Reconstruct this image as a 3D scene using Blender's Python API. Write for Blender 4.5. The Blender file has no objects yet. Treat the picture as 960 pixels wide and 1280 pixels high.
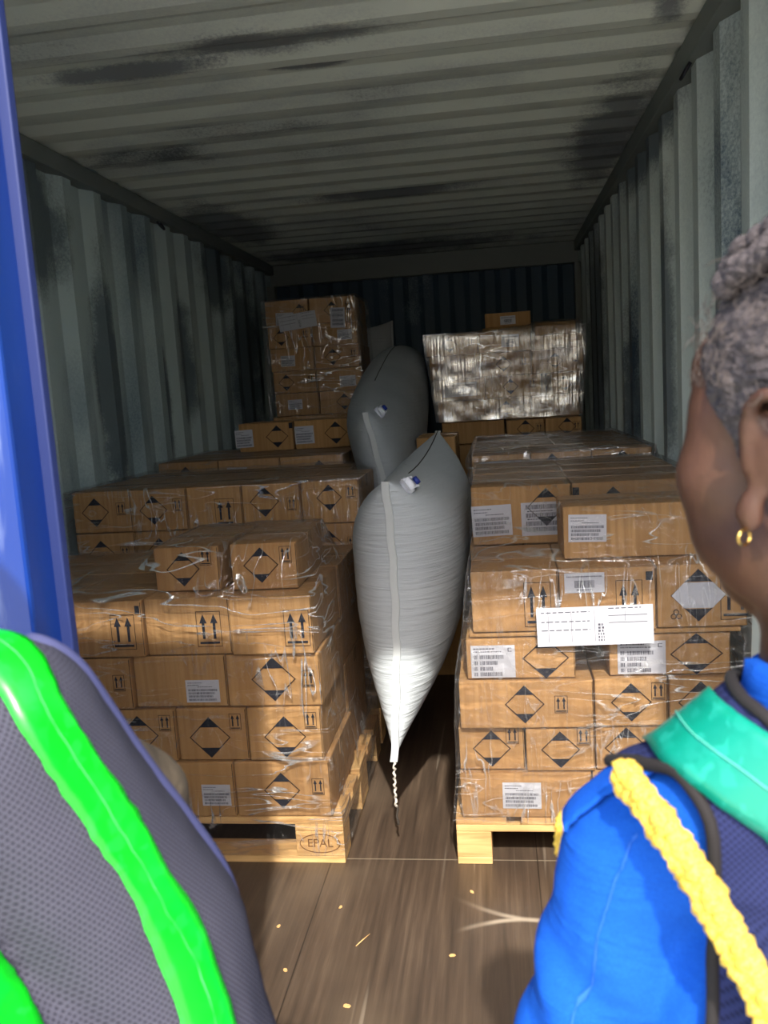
import bpy, bmesh, math, random
from mathutils import Vector, Matrix, noise
from mathutils.bvhtree import BVHTree
random.seed(7)
C = bpy.context.scene.collection
S = bpy.context.scene

# ------------------------------------------------------------------ camera, world, sun, exposure
def make_camera():
    yaw, pitch, roll = 0.1359, 0.1398, 0.0635
    cy, sy, cp, sp = math.cos(yaw), math.sin(yaw), math.cos(pitch), math.sin(pitch)
    fwd = Vector((-sy*cp, cy*cp, -sp)); right = Vector((cy, sy, 0)); down = fwd.cross(right)
    c, s = math.cos(roll), math.sin(roll)
    r2 = c*right + s*down; d2 = -s*right + c*down
    m = Matrix((( r2.x, -d2.x, -fwd.x, 0.5255), (r2.y, -d2.y, -fwd.y, 0.0), (r2.z, -d2.z, -fwd.z, 1.3726), (0, 0, 0, 1)))
    cd = bpy.data.cameras.new('camera'); co = bpy.data.objects.new('camera', cd); C.objects.link(co)
    co.matrix_world = m
    cd.sensor_fit = 'VERTICAL'; cd.sensor_height = 36.0; cd.lens = 36.0*1080.7/1280
    cd.clip_start = 0.02
    cd.dof.use_dof = True; cd.dof.focus_distance = 2.6; cd.dof.aperture_fstop = 9.5
    S.camera = co
make_camera()

W = bpy.data.worlds.new('world'); S.world = W; W.use_nodes = True
wn = W.node_tree.nodes; wl = W.node_tree.links
bg = wn['Background']
sky = wn.new('ShaderNodeTexSky'); sky.sky_type = 'NISHITA'; sky.sun_disc = False
SUN_DIR = Vector((-0.172, 1.0, -1.077)).normalized()
sky.sun_elevation = math.asin(-SUN_DIR.z)
sky.sun_rotation = math.atan2(-SUN_DIR.x, -SUN_DIR.y)
sky.air_density = 1.0; sky.dust_density = 3.0
wl.new(sky.outputs[0], bg.inputs['Color']); bg.inputs['Strength'].default_value = 0.27

sd = bpy.data.lights.new('sun', 'SUN'); sd.energy = 3.5; sd.angle = math.radians(1.2); sd.color = (1.0, 0.94, 0.85)
so = bpy.data.objects.new('sun', sd); C.objects.link(so)
so.rotation_euler = SUN_DIR.to_track_quat('-Z', 'Y').to_euler(); so.location = (1, -3, 6)

S.view_settings.view_transform = 'Standard'; S.view_settings.look = 'None'
S.view_settings.gamma = 1.0; S.view_settings.use_curve_mapping = False
S.view_settings.exposure = 0.93
S.cycles.use_denoising = True
S.cycles.transparent_max_bounces = 24
S.cycles.max_bounces = 10; S.cycles.diffuse_bounces = 3

# ------------------------------------------------------------------ materials
def srgb(r, g, b):
    f = lambda v: (v/255/12.92) if v/255 <= 0.04045 else ((v/255+0.055)/1.055)**2.4
    return (f(r), f(g), f(b), 1)
class Mat:
    def __init__(s, name, col=(0.5, 0.5, 0.5, 1), rough=0.6, metal=0.0, spec=0.5):
        s.m = bpy.data.materials.new(name); s.m.use_nodes = True
        s.n = s.m.node_tree.nodes; s.l = s.m.node_tree.links
        s.p = s.n['Principled BSDF']; s.out = s.n['Material Output']
        s.p.inputs['Base Color'].default_value = col; s.p.inputs['Roughness'].default_value = rough
        s.p.inputs['Metallic'].default_value = metal; s.p.inputs['Specular IOR Level'].default_value = spec
        s._tc = None
    def tc(s, kind='Object'):
        if s._tc is None: s._tc = s.n.new('ShaderNodeTexCoord')
        return s._tc.outputs[kind]
    def pos(s): return s.n.new('ShaderNodeNewGeometry').outputs['Position']
    def mapping(s, src, scale=(1, 1, 1), loc=(0, 0, 0), rot=(0, 0, 0)):
        m = s.n.new('ShaderNodeMapping'); s.l.new(src, m.inputs['Vector'])
        m.inputs['Scale'].default_value = scale; m.inputs['Location'].default_value = loc; m.inputs['Rotation'].default_value = rot
        return m.outputs[0]
    def noise(s, src, scale, detail=3, rough=0.5, dist=0.0):
        n = s.n.new('ShaderNodeTexNoise'); s.l.new(src, n.inputs['Vector'])
        n.inputs['Scale'].default_value = scale; n.inputs['Detail'].default_value = detail
        n.inputs['Roughness'].default_value = rough; n.inputs['Distortion'].default_value = dist
        return n.outputs['Fac']
    def ramp(s, fac, stops, interp='LINEAR'):
        r = s.n.new('ShaderNodeValToRGB'); s.l.new(fac, r.inputs['Fac']); e = r.color_ramp.elements
        r.color_ramp.interpolation = interp
        while len(e) < len(stops): e.new(0.5)
        for i, (p, c) in enumerate(stops):
            e[i].position = p; e[i].color = c if len(c) == 4 else (*c, 1)
        return r.outputs['Color']
    def rampf(s, fac, a, b):
        m = s.n.new('ShaderNodeMapRange'); s.l.new(fac, m.inputs['Value']); m.interpolation_type = 'SMOOTHSTEP'
        m.inputs['From Min'].default_value = a; m.inputs['From Max'].default_value = b
        return m.outputs['Result']
    def math(s, op, a, b=None, c=None):
        m = s.n.new('ShaderNodeMath'); m.operation = op
        for i, v in enumerate((a, b, c)):
            if v is None: continue
            if isinstance(v, (int, float)): m.inputs[i].default_value = v
            else: s.l.new(v, m.inputs[i])
        return m.outputs[0]
    def mix(s, fac, a, b):
        m = s.n.new('ShaderNodeMix'); m.data_type = 'RGBA'
        if isinstance(fac, (int, float)): m.inputs[0].default_value = fac
        else: s.l.new(fac, m.inputs[0])
        for i, v in ((6, a), (7, b)):
            if isinstance(v, tuple): m.inputs[i].default_value = v
            else: s.l.new(v, m.inputs[i])
        return m.outputs[2]
    def sep(s, src):
        n = s.n.new('ShaderNodeSeparateXYZ'); s.l.new(src, n.inputs[0]); return n.outputs
    def color(s, c): s.l.new(c, s.p.inputs['Base Color'])
    def rough(s, c): s.l.new(c, s.p.inputs['Roughness'])
    def bump(s, h, strength=0.3, dist=0.01, target=None):
        b = s.n.new('ShaderNodeBump'); s.l.new(h, b.inputs['Height'])
        b.inputs['Strength'].default_value = strength; b.inputs['Distance'].default_value = dist
        if target is None: s.l.new(b.outputs[0], s.p.inputs['Normal'])
        return b.outputs[0]

def mat_cardboard():
    m = Mat('cardboard', srgb(178, 136, 92), 0.78, spec=0.2)
    P = m.pos()
    flute = m.noise(m.mapping(P, (70, 70, 2)), 1.0, 2)
    big = m.noise(P, 2.2, 3)
    c = m.mix(m.rampf(big, 0.3, 0.7), srgb(176, 136, 88), srgb(164, 126, 81))
    c2 = m.mix(m.rampf(flute, 0.35, 0.75), c, srgb(188, 149, 100))
    info = m.n.new('ShaderNodeObjectInfo')
    c3 = m.mix(m.math('MULTIPLY', info.outputs['Random'], 0.35), c2, srgb(150, 112, 74))
    m.color(c3); m.bump(flute, 0.12, 0.002)
    return m.m
def mat_plain(name, col, rough=0.6, metal=0.0, spec=0.5): return Mat(name, col, rough, metal, spec).m

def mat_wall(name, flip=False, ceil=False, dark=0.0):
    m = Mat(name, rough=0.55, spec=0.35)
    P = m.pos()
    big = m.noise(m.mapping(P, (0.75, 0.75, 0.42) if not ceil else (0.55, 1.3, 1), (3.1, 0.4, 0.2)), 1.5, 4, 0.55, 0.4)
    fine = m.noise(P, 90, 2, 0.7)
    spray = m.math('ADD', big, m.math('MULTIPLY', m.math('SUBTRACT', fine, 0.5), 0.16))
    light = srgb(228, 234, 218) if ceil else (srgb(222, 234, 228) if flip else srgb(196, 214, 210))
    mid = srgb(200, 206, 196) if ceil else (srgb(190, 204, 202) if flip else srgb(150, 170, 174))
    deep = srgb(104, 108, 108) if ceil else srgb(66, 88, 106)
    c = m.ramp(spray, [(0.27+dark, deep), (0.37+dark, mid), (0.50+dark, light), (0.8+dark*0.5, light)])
    # sprayed dark repair patches with soft speckled edges
    sx = m.sep(P)
    def patch(cx, cy, rx, ry, a='X', b='Y'):
        dx = m.math('DIVIDE', m.math('SUBTRACT', sx[a], cx), rx); dy = m.math('DIVIDE', m.math('SUBTRACT', sx[b], cy), ry)
        d = m.math('SQRT', m.math('ADD', m.math('MULTIPLY', dx, dx), m.math('MULTIPLY', dy, dy)))
        d = m.math('ADD', d, m.math('MULTIPLY', m.math('SUBTRACT', m.noise(P, 7, 3), 0.5), 0.9))
        d = m.math('ADD', d, m.math('MULTIPLY', m.math('SUBTRACT', fine, 0.5), 0.5))
        return m.rampf(d, 1.15, 0.55)
    plist = []
    if ceil: plist = [(-0.56, 2.72, 0.30, 0.05), (-0.02, 2.85, 0.14, 0.05), (-0.1, 2.62, 0.4, 0.10), (0.02, 4.7, 0.45, 0.09), (1.05, 4.1, 0.16, 0.9), (1.06, 2.4, 0.06, 0.5), (-1.0, 5.2, 0.25, 0.7), (-0.3, 6.5, 1.2, 0.35)]
    elif flip: plist = [(2.72, 1.15, 0.10, 0.5), (3.5, 1.5, 0.09, 0.7), (4.4, 1.2, 0.25, 0.6), (3.9, 2.28, 0.8, 0.12), (5.8, 1.6, 0.5, 1.0), (3.05, 1.0, 0.05, 0.35)]
    else: plist = [(3.75, 1.45, 0.10, 0.6), (4.75, 1.6, 0.14, 0.42), (5.45, 2.2, 0.35, 0.3), (4.45, 1.35, 0.08, 0.35), (6.0, 1.6, 0.4, 0.8), (3.2, 2.1, 0.3, 0.3)]
    for p in plist:
        f = patch(*p) if ceil else patch(*p, a='Y', b='Z')
        c = m.mix(m.math('MULTIPLY', f, 0.74), c, srgb(70, 74, 88) if ceil else srgb(36, 54, 72))
    m.color(c)
    m.rough(m.rampf(fine, -0.6, 1.4))
    m.bump(fine, 0.08, 0.002)
    return m.m

def mat_floor():
    m = Mat('plywood_floor', rough=0.45, spec=0.5)
    P = m.pos(); sx = m.sep(P)
    grain = m.noise(m.mapping(P, (60, 2.2, 1)), 1.0, 4, 0.6)
    big = m.noise(P, 1.7, 4)
    c = m.ramp(grain, [(0.25, srgb(52, 43, 36)), (0.55, srgb(76, 63, 52)), (0.8, srgb(100, 85, 70))])
    c = m.mix(m.math('MULTIPLY', m.rampf(big, 0.45, 0.75), 0.55), c, srgb(108, 94, 78))
    for rz, sc, k in ((0.35, 26, 0.7), (-0.5, 31, 0.68), (1.2, 22, 0.7)):
        sc_n = m.noise(m.mapping(P, (sc, 0.9, 1), (0.3*k, 5*rz, 0), (0, 0, rz)), 1.0, 2, 0.4)
        c = m.mix(m.math('MULTIPLY', m.rampf(sc_n, k, k+0.08), 0.35), c, srgb(170, 156, 138))
    for cx, cy, r in ((0.62, 2.48, 0.405), (0.55, 1.75, 0.33)):                    # pale curved scuffs, with reflected-light caustics painted into the colour
        dx = m.math('SUBTRACT', sx['X'], cx); dy = m.math('SUBTRACT', sx['Y'], cy)
        d = m.math('ABSOLUTE', m.math('SUBTRACT', m.math('SQRT', m.math('ADD', m.math('MULTIPLY', dx, dx), m.math('MULTIPLY', dy, dy))), r))
        f = m.math('MULTIPLY', m.rampf(d, 0.014, 0.0), m.rampf(m.noise(P, 5, 2), 0.35, 0.6))
        f = m.math('MULTIPLY', f, m.math('MULTIPLY', m.rampf(sx['X'], 0.33, 0.46), m.math('MULTIPLY', m.rampf(sx['Y'], 1.98, 2.06), m.rampf(sx['Y'], 2.26, 2.16))))
        c = m.mix(m.math('MULTIPLY', f, 0.6), c, srgb(205, 192, 172))
    for axis, v, w in (('Y', 2.362, 0.0022), ('X', -0.019, 0.0016), ('X', 0.585, 0.0016), ('X', -0.6, 0.0016), ('Y', 4.8, 0.002)):
        d = m.math('ABSOLUTE', m.math('SUBTRACT', sx[axis], v))
        c = m.mix(m.math('MULTIPLY', m.rampf(d, w*1.6, w*0.5), 0.75), c, srgb(140, 128, 110) if axis == 'Y' and v < 3 else srgb(22, 18, 15))
    m.color(c)
    m.rough(m.math('ADD', m.math('MULTIPLY', big, 0.35), 0.26))
    m.bump(grain, 0.1, 0.002)
    return m.m

def mat_wood():
    m = Mat('pallet_wood', rough=0.75, spec=0.25)
    P = m.tc('Object')
    g = m.noise(m.mapping(P, (3, 3, 55)), 1.0, 4, 0.55, 0.6)
    c = m.ramp(g, [(0.25, srgb(186, 140, 88)), (0.55, srgb(216, 176, 118)), (0.8, srgb(232, 198, 142))])
    m.color(m.mix(m.math('MULTIPLY', m.rampf(m.noise(P, 6, 3), 0.5, 0.8), 0.4), c, srgb(150, 108, 66))); m.bump(g, 0.15, 0.003)
    return m.m

def mat_film(name='stretch_film', haze=0.05, streak=0.5, seed=0.0, streakscale=1.0, silver=0.0, gloss=0.7, bumpk=0.5, rough=0.16):
    m = Mat(name); n, l = m.n, m.l
    P = m.pos()
    w1 = m.noise(m.mapping(P, (3.5*streakscale, 3.5, 20), (seed, 0, 0), (0.0, 0.5, 0.0)), 1.0, 2, 0.45, 0.8)
    w2 = m.noise(m.mapping(P, (26, 8, 4.5), (seed+3, 1, 0), (0.0, 0.4, 0.0)), 1.0, 2, 0.45, 0.7)
    w3 = m.noise(m.mapping(P, (14, 14, 14), (seed, 4, 2)), 1.0, 4, 0.6, 1.5)
    h = m.math('ADD', m.math('ADD', w1, w2), w3)
    area = m.rampf(m.noise(m.mapping(P, (2.6, 2.6, 4.5), (seed, 7, 1)), 1.0, 2), 0.42, 0.62)
    area2 = m.rampf(m.noise(m.mapping(P, (3.1, 3.1, 3.1), (seed, 2, 8)), 1.0, 2), 0.46, 0.6)
    def ridge(w, lo=0.0, hi=0.05): return m.rampf(m.math('ABSOLUTE', m.math('SUBTRACT', w, 0.5)), hi, lo)
    st = m.math('MAXIMUM', m.math('MULTIPLY', ridge(w2, 0, 0.03), area), m.math('MULTIPLY', ridge(w1, 0, 0.028), m.math('SUBTRACT', 1.0, area)))
    st = m.math('MULTIPLY', st, m.math('ADD', 0.25, m.math('MULTIPLY', area2, 0.75)))
    if silver:
        h = m.math('ADD', m.math('MULTIPLY', m.noise(m.mapping(P, (55, 20, 3), (seed, 0, 0)), 1.0, 3, 0.5, 0.4), 1.6), m.math('MULTIPLY', w3, 0.5))
    nb = m.bump(h, bumpk, 0.02, target=False)
    gl = n.new('ShaderNodeBsdfGlossy'); gl.inputs['Roughness'].default_value = rough; gl.inputs['Color'].default_value = (0.95, 0.95, 0.95, 1)
    l.new(nb, gl.inputs['Normal'])
    df = n.new('ShaderNodeBsdfDiffuse'); df.inputs['Color'].default_value = (0.75, 0.76, 0.76, 1); l.new(nb, df.inputs['Normal'])
    tr = n.new('ShaderNodeBsdfTransparent'); tr.inputs['Color'].default_value = (0.97, 0.97, 0.97, 1)
    fr = n.new('ShaderNodeFresnel'); fr.inputs['IOR'].default_value = 1.45; l.new(nb, fr.inputs['Normal'])
    dg = n.new('ShaderNodeMixShader'); dg.inputs[0].default_value = gloss
    l.new(df.outputs[0], dg.inputs[1]); l.new(gl.outputs[0], dg.inputs[2])
    f = m.math('ADD', m.math('MULTIPLY', fr.outputs[0], 0.45), m.math('ADD', m.math('MULTIPLY', st, streak), haze))
    f = m.math('ADD', f, m.math('MULTIPLY', m.rampf(w3, 0.5, 0.85), haze*2))
    if silver: f = m.math('ADD', f, m.math('MULTIPLY', m.rampf(m.noise(m.mapping(P, (2.2, 2.2, 7), (seed, 3, 0.5)), 1.0, 3), 0.38, 0.62), silver))
    f = m.math('MINIMUM', f, 0.85)
    mx = n.new('ShaderNodeMixShader'); l.new(f, mx.inputs[0]); l.new(tr.outputs[0], mx.inputs[1]); l.new(dg.outputs[0], mx.inputs[2])
    l.new(mx.outputs[0], m.out.inputs['Surface'])
    return m.m

def mat_bag():
    m = Mat('woven_poly', rough=0.6, spec=0.15)
    P = m.tc('Object')
    big = m.noise(P, 3, 3)
    m.color(m.mix(m.rampf(big, 0.3, 0.8), srgb(182, 189, 193), srgb(170, 178, 183)))
    w = m.noise(m.mapping(P, (5, 5, 46)), 1.0, 3, 0.55, 0.5)
    w2 = m.noise(m.mapping(P, (2.2, 2.2, 110)), 1.0, 2, 0.5, 0.2)
    weave = m.noise(P, 420, 1)
    h = m.math('ADD', m.math('ADD', m.math('MULTIPLY', w, 0.7), m.math('MULTIPLY', w2, 0.35)), m.math('MULTIPLY', weave, 0.05))
    m.bump(h, 0.5, 0.016)
    m.p.inputs['Subsurface Weight'].default_value = 0.0
    return m.m

def mat_blue_door():
    m = Mat('blue_paint', rough=0.32, spec=0.55)
    P = m.pos()
    worn = m.noise(m.mapping(P, (9, 9, 2.2)), 1.0, 5, 0.65, 0.8)
    fade = m.noise(P, 1.8, 3)
    c = m.mix(m.rampf(fade, 0.3, 0.75), srgb(10, 46, 124), srgb(22, 62, 138))
    c = m.mix(m.math('MULTIPLY', m.rampf(worn, 0.54, 0.70), 0.75), c, srgb(150, 164, 196))
    m.color(c); m.rough(m.math('ADD', m.math('MULTIPLY', worn, 0.3), 0.2))
    return m.m

def mat_knit(name, col, hole, sx=310.0, sz=240.0, amt=0.8):
    m = Mat(name, rough=0.9, spec=0.15)
    P0 = m.sep(m.tc('Object')); P = {'X': m.math('ADD', P0['X'], m.math('MULTIPLY', P0['Y'], 0.8)), 'Z': P0['Z']}
    a = m.math('SINE', m.math('ADD', m.math('MULTIPLY', P['X'], 2*math.pi*sx), m.math('MULTIPLY', P['Z'], math.pi*sz)))
    b = m.math('SINE', m.math('SUBTRACT', m.math('MULTIPLY', P['X'], 2*math.pi*sx), m.math('MULTIPLY', P['Z'], math.pi*sz)))
    d = m.math('MULTIPLY', m.math('ADD', m.math('ADD', a, b), 2.0), 0.25)
    c = m.mix(m.math('MULTIPLY', m.rampf(d, 0.58, 0.86), amt), col, hole)
    big = m.noise(m.tc('Object'), 9, 3)
    m.color(c); m.bump(m.math('ADD', m.math('MULTIPLY', d, -0.25), m.math('MULTIPLY', big, 1.2)), 0.35, 0.006)
    return m.m

def mat_tape(name, col, bright):
    m = Mat(name, rough=0.3, spec=0.6)
    P = m.tc('Object')
    v = m.n.new('ShaderNodeTexVoronoi'); v.inputs['Scale'].default_value = 120; v.distance = 'CHEBYCHEV'; m.l.new(P, v.inputs['Vector'])
    n2 = m.noise(P, 22, 3)
    c = m.mix(m.math('MULTIPLY', m.rampf(v.outputs['Color'], 0.55, 0.95), 0.5), col, bright)
    c = m.mix(m.math('MULTIPLY', m.rampf(n2, 0.5, 0.8), 0.3), c, bright)
    m.color(c); m.bump(m.noise(P, 45, 2), 0.15, 0.004)
    return m.m

def mat_cloth(name, col, col2, fold=16.0, wz=1.0, strength=0.5):
    m = Mat(name, rough=0.85, spec=0.15)
    P = m.tc('Object')
    f = m.noise(m.mapping(P, (fold*0.35, fold*0.35, fold*wz), rot=(0.5, 0.35, 0)), 1.0, 3, 0.5, 0.8)
    weave = m.noise(P, 900, 1)
    m.color(m.mix(m.rampf(weave, 0.3, 0.7), col, col2))
    m.bump(m.math('ADD', f, m.math('MULTIPLY', weave, 0.02)), strength, 0.02)
    return m.m

def mat_skin(name, col, col2):
    m = Mat(name, rough=0.5, spec=0.4)
    P = m.tc('Object')
    c = m.mix(m.rampf(m.noise(P, 22, 4), 0.3, 0.75), col, col2)
    m.color(c); m.bump(m.noise(P, 260, 3), 0.18, 0.002)
    m.p.inputs['Subsurface Weight'].default_value = 0.05; m.p.inputs['Subsurface Radius'].default_value = (0.01, 0.004, 0.002)
    return m.m

def mat_ground():
    m = Mat('yard_concrete', rough=0.9, spec=0.2)
    P = m.pos()
    m.color(m.mix(m.rampf(m.noise(P, 1.5, 6), 0.3, 0.7), srgb(222, 218, 208), srgb(206, 202, 192)))
    m.bump(m.noise(P, 60, 4), 0.2, 0.01)
    return m.m

M = dict(
    card=mat_cardboard(), ink=mat_plain('black_ink', srgb(34, 36, 46), 0.7, spec=0.2), thin=mat_plain('print_line', srgb(70, 54, 42), 0.8, spec=0.1),
    paper=mat_plain('label_paper', srgb(190, 192, 200), 0.55, spec=0.3), text=mat_plain('label_ink', srgb(86, 86, 96), 0.7, spec=0.2),
    tapebrown=mat_plain('parcel_tape', srgb(176, 140, 98), 0.25, spec=0.6), recess=mat_plain('seam_dark', srgb(62, 46, 32), 0.9, spec=0.1),
    wood=mat_wood(), stamp=mat_plain('branded_mark', srgb(120, 84, 52), 0.9, spec=0.1),
    film=mat_film(haze=0.015, streak=0.9), film2=mat_film('stretch_film_thick', haze=0.03, streak=0.65, seed=5.0), filmb=mat_film('stretch_film_silver', haze=0.08, streak=0.5, seed=9.0, silver=0.38, gloss=0.9, bumpk=0.16, rough=0.22),
    bag=mat_bag(), seam=mat_plain('seam_webbing', srgb(190, 196, 197), 0.6, spec=0.3), valve=mat_plain('valve_plastic', srgb(232, 236, 246), 0.35), valveblue=mat_plain('valve_blue', srgb(30, 50, 130), 0.35),
    rope=mat_plain('white_cord', srgb(206, 200, 188), 0.8), darkrope=mat_plain('dark_cord', srgb(52, 46, 40), 0.85),
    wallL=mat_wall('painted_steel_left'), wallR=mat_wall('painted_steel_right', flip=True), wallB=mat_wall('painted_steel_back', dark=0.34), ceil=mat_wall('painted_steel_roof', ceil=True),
    rail=mat_plain('rail_steel', srgb(128, 136, 130), 0.55), steel=mat_plain('dark_steel', srgb(40, 40, 48), 0.5, 0.5),
    floor=mat_floor(), blue=mat_blue_door(), bluedark=mat_plain('blue_edge_paint', srgb(36, 62, 158), 0.4), gasket=mat_plain('rubber_gasket', srgb(30, 44, 96), 0.6),
    ground=mat_ground(),
)

# ------------------------------------------------------------------ mesh helpers
class MB:
    def __init__(s): s.v = []; s.f = []; s.mi = []
    def add(s, vs, fs, mi=0):
        o = len(s.v); s.v += [tuple(v) for v in vs]; s.f += [tuple(i+o for i in f) for f in fs]; s.mi += [mi]*len(fs)
    def box(s, x0, x1, y0, y1, z0, z1, mi=0):
        v = [(x, y, z) for z in (z0, z1) for y in (y0, y1) for x in (x0, x1)]
        s.add(v, [(0, 2, 3, 1), (4, 5, 7, 6), (0, 1, 5, 4), (2, 6, 7, 3), (0, 4, 6, 2), (1, 3, 7, 5)], mi)
    def cbox(s, x0, x1, y0, y1, z0, z1, b=0.004, mi=0):            # box with chamfered edges
        bm = bmesh.new(); bmesh.ops.create_cube(bm, size=1)
        for v in bm.verts: v.co = Vector(((x0+x1)/2+v.co.x*(x1-x0), (y0+y1)/2+v.co.y*(y1-y0), (z0+z1)/2+v.co.z*(z1-z0)))
        bmesh.ops.bevel(bm, geom=bm.edges[:], offset=b, segments=2, affect='EDGES', profile=0.6)
        bm.verts.index_update(); s.add([v.co[:] for v in bm.verts], [[v.index for v in f.verts] for f in bm.faces], mi); bm.free()
    def quad(s, a, b, c, d, mi=0): s.add([a, b, c, d], [(0, 1, 2, 3)], mi)
    def tube(s, pts, r, n=8, mi=0, closed=False):
        pts = [Vector(p) for p in pts]; N = len(pts); rs = r if isinstance(r, (list, tuple)) else [r]*N
        rings = []; up = Vector((0, 0, 1)); prev = None
        for i, p in enumerate(pts):
            a = pts[(i-1) % N] if (closed or i > 0) else p; b = pts[(i+1) % N] if (closed or i < N-1) else p
            t = (b-a)
            t = t.normalized() if t.length > 1e-9 else Vector((0, 0, 1))
            if prev is None:
                ref = up if abs(t.dot(up)) < 0.9 else Vector((1, 0, 0)); u = t.cross(ref).normalized()
            else:
                u = (prev - t*prev.dot(t)); u = u.normalized() if u.length > 1e-6 else t.cross(Vector((1, 0.3, 0))).normalized()
            prev = u; w = t.cross(u)
            rings.append([p+(u*math.cos(2*math.pi*k/n)+w*math.sin(2*math.pi*k/n))*rs[i] for k in range(n)])
        vs = [v for rg in rings for v in rg]; fs = []
        for i in range(N if closed else N-1):
            j = (i+1) % N
            for k in range(n): fs.append((i*n+k, i*n+(k+1) % n, j*n+(k+1) % n, j*n+k))
        if not closed: fs.append(tuple(range(n))[::-1]); fs.append(tuple((N-1)*n+k for k in range(n)))
        s.add(vs, fs, mi)
    def ball(s, c, rx, ry=None, rz=None, rot=None, seg=16, rings=10, mi=0):
        ry = ry or rx; rz = rz or rx; c = Vector(c); vs = []; fs = []
        for i in range(rings+1):
            th = math.pi*i/rings
            for k in range(seg):
                ph = 2*math.pi*k/seg; p = Vector((rx*math.sin(th)*math.cos(ph), ry*math.sin(th)*math.sin(ph), rz*math.cos(th)))
                if rot is not None: p = rot @ p
                vs.append(c+p)
        for i in range(rings):
            for k in range(seg): fs.append((i*seg+k, (i+1)*seg+k, (i+1)*seg+(k+1) % seg, i*seg+(k+1) % seg))
        s.add(vs, fs, mi)
    def cap(s, a, ra, b, rb, n=6):                                  # tapered limb as a chain of balls and a tube
        a = Vector(a); b = Vector(b); s.ball(a, ra); s.ball(b, rb); s.tube([a, b], [ra, rb], 16)
    def mesh(s, name, mats):
        me = bpy.data.meshes.new(name); me.from_pydata(s.v, [], s.f); me.update()
        for m in (mats if isinstance(mats, (list, tuple)) else [mats]): me.materials.append(m)
        me.polygons.foreach_set('material_index', s.mi)
        return me
    def obj(s, name, mats, parent=None, smooth=False, loc=None):
        me = s.mesh(name, mats)
        if smooth: me.polygons.foreach_set('use_smooth', [True]*len(me.polygons))
        o = bpy.data.objects.new(name, me); C.objects.link(o)
        if parent: o.parent = parent
        if loc: o.location = loc
        return o
def tag(o, label, cat, group=None, kind=None):
    o['label'] = label; o['category'] = cat
    if group: o['group'] = group
    if kind: o['kind'] = kind
    return o
def struct(o, label=None):
    o['kind'] = 'structure'
    if label: o['label'] = label; o['category'] = 'container'
    return o
def empty(name, loc=(0, 0, 0), rz=0.0):
    o = bpy.data.objects.new(name, None); C.objects.link(o); o.location = loc; o.rotation_euler = (0, 0, rz); o.empty_display_size = 0.1
    return o

# ------------------------------------------------------------------ container shell
HW, HC, Y0, YL = 1.176, 2.385, 0.92, 6.82
def corrug(a0, a1, period, depth, flat, phase):                     # trapezoid profile: list of (a, offset)
    pts = []; a = a0 - period + phase; sl = (period-2*flat)/2
    while a < a1:
        for da, d in ((0, 0), (flat, 0), (flat+sl, depth), (2*flat+sl, depth)):
            x = a+da
            if a0 < x < a1: pts.append((x, d))
        a += period
    return [(a0, pts[0][1])]+pts+[(a1, pts[-1][1])]
def sheet(name, prof, fn, mat):
    mb = MB(); vs = []; fs = []
    for a, d in prof: vs += [fn(a, d, 0), fn(a, d, 1)]
    for i in range(len(prof)-1): fs.append((2*i, 2*i+2, 2*i+3, 2*i+1))
    mb.add(vs, fs); return mb.obj(name, mat)
pw = corrug(Y0, YL, 0.278, 0.036, 0.072, 0.045)
wl_ = struct(sheet('wall_left', pw, lambda a, d, k: (-HW-d, a, 0.0 if k == 0 else HC+0.03), M['wallL']), 'corrugated left wall of the container, grey-green sprayed steel')
wr_ = struct(sheet('wall_right', pw, lambda a, d, k: (HW+d, a, 0.0 if k == 0 else HC+0.03), M['wallR']), 'corrugated right wall of the container, grey-green sprayed steel')
pb = corrug(-HW-0.04, HW+0.04, 0.235, 0.036, 0.075, 0.05)
struct(sheet('wall_back', pb, lambda a, d, k: (a, YL+d, 0.0 if k == 0 else HC+0.03), M['wallB']), 'dark corrugated back wall of the container')
pc = corrug(Y0-0.06, YL+0.04, 0.2215, 0.02, 0.05, 0.118)
struct(sheet('ceiling', pc, lambda a, d, k: (-HW-0.06 if k == 0 else HW+0.06, a, HC+d), M['ceil']), 'corrugated container roof seen from below, sprayed grey')
mb = MB(); mb.box(-HW-0.06, HW+0.06, Y0, YL+0.06, -0.03, 0.0); struct(mb.obj('floor', M['floor']), 'dark brown plywood container floor with scratches')
mb = MB(); mb.box(-30, 30, -30, 30, -0.22, -0.16); struct(mb.obj('ground', M['ground']), 'concrete yard outside the container')
def trim(n, *b, mat='rail', label=None):
    mb = MB(); mb.cbox(*b, b=0.006); o = struct(mb.obj(f'trim_{n}', M[mat]), label); return o
trim(1, -HW-0.07, -HW+0.028, Y0, YL, HC-0.075, HC-0.002, label='top side rail along the left wall')
trim(2, HW-0.028, HW+0.07, Y0, YL, HC-0.075, HC-0.002, label='top side rail along the right wall')
trim(3, -HW, HW, YL-0.05, YL+0.03, HC-0.16, HC-0.002, mat='rail', label='end header above the back wall')
trim(4, -HW-0.07, -HW+0.012, Y0, YL, -0.02, 0.055, label='bottom rail along the left wall')
trim(5, HW-0.012, HW+0.07, Y0, YL, -0.02, 0.055, label='bottom rail along the right wall')
trim(6, -HW-0.08, HW+0.08, Y0-0.04, Y0+0.06, 2.35, 2.60, mat='blue', label='blue door header across the container mouth')
trim(7, -HW-0.08, -HW-0.005, Y0-0.04, Y0+0.1, -0.16, 2.35, mat='blue', label='blue corner post left of the container mouth')
trim(8, HW+0.005, HW+0.08, Y0-0.04, Y0+0.1, -0.16, 2.35, mat='blue', label='blue corner post right of the container mouth')
trim(9, -HW-0.08, HW+0.08, Y0-0.04, Y0+0.02, -0.16, -0.002, mat='blue', label='blue door sill below the container floor')
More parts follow.
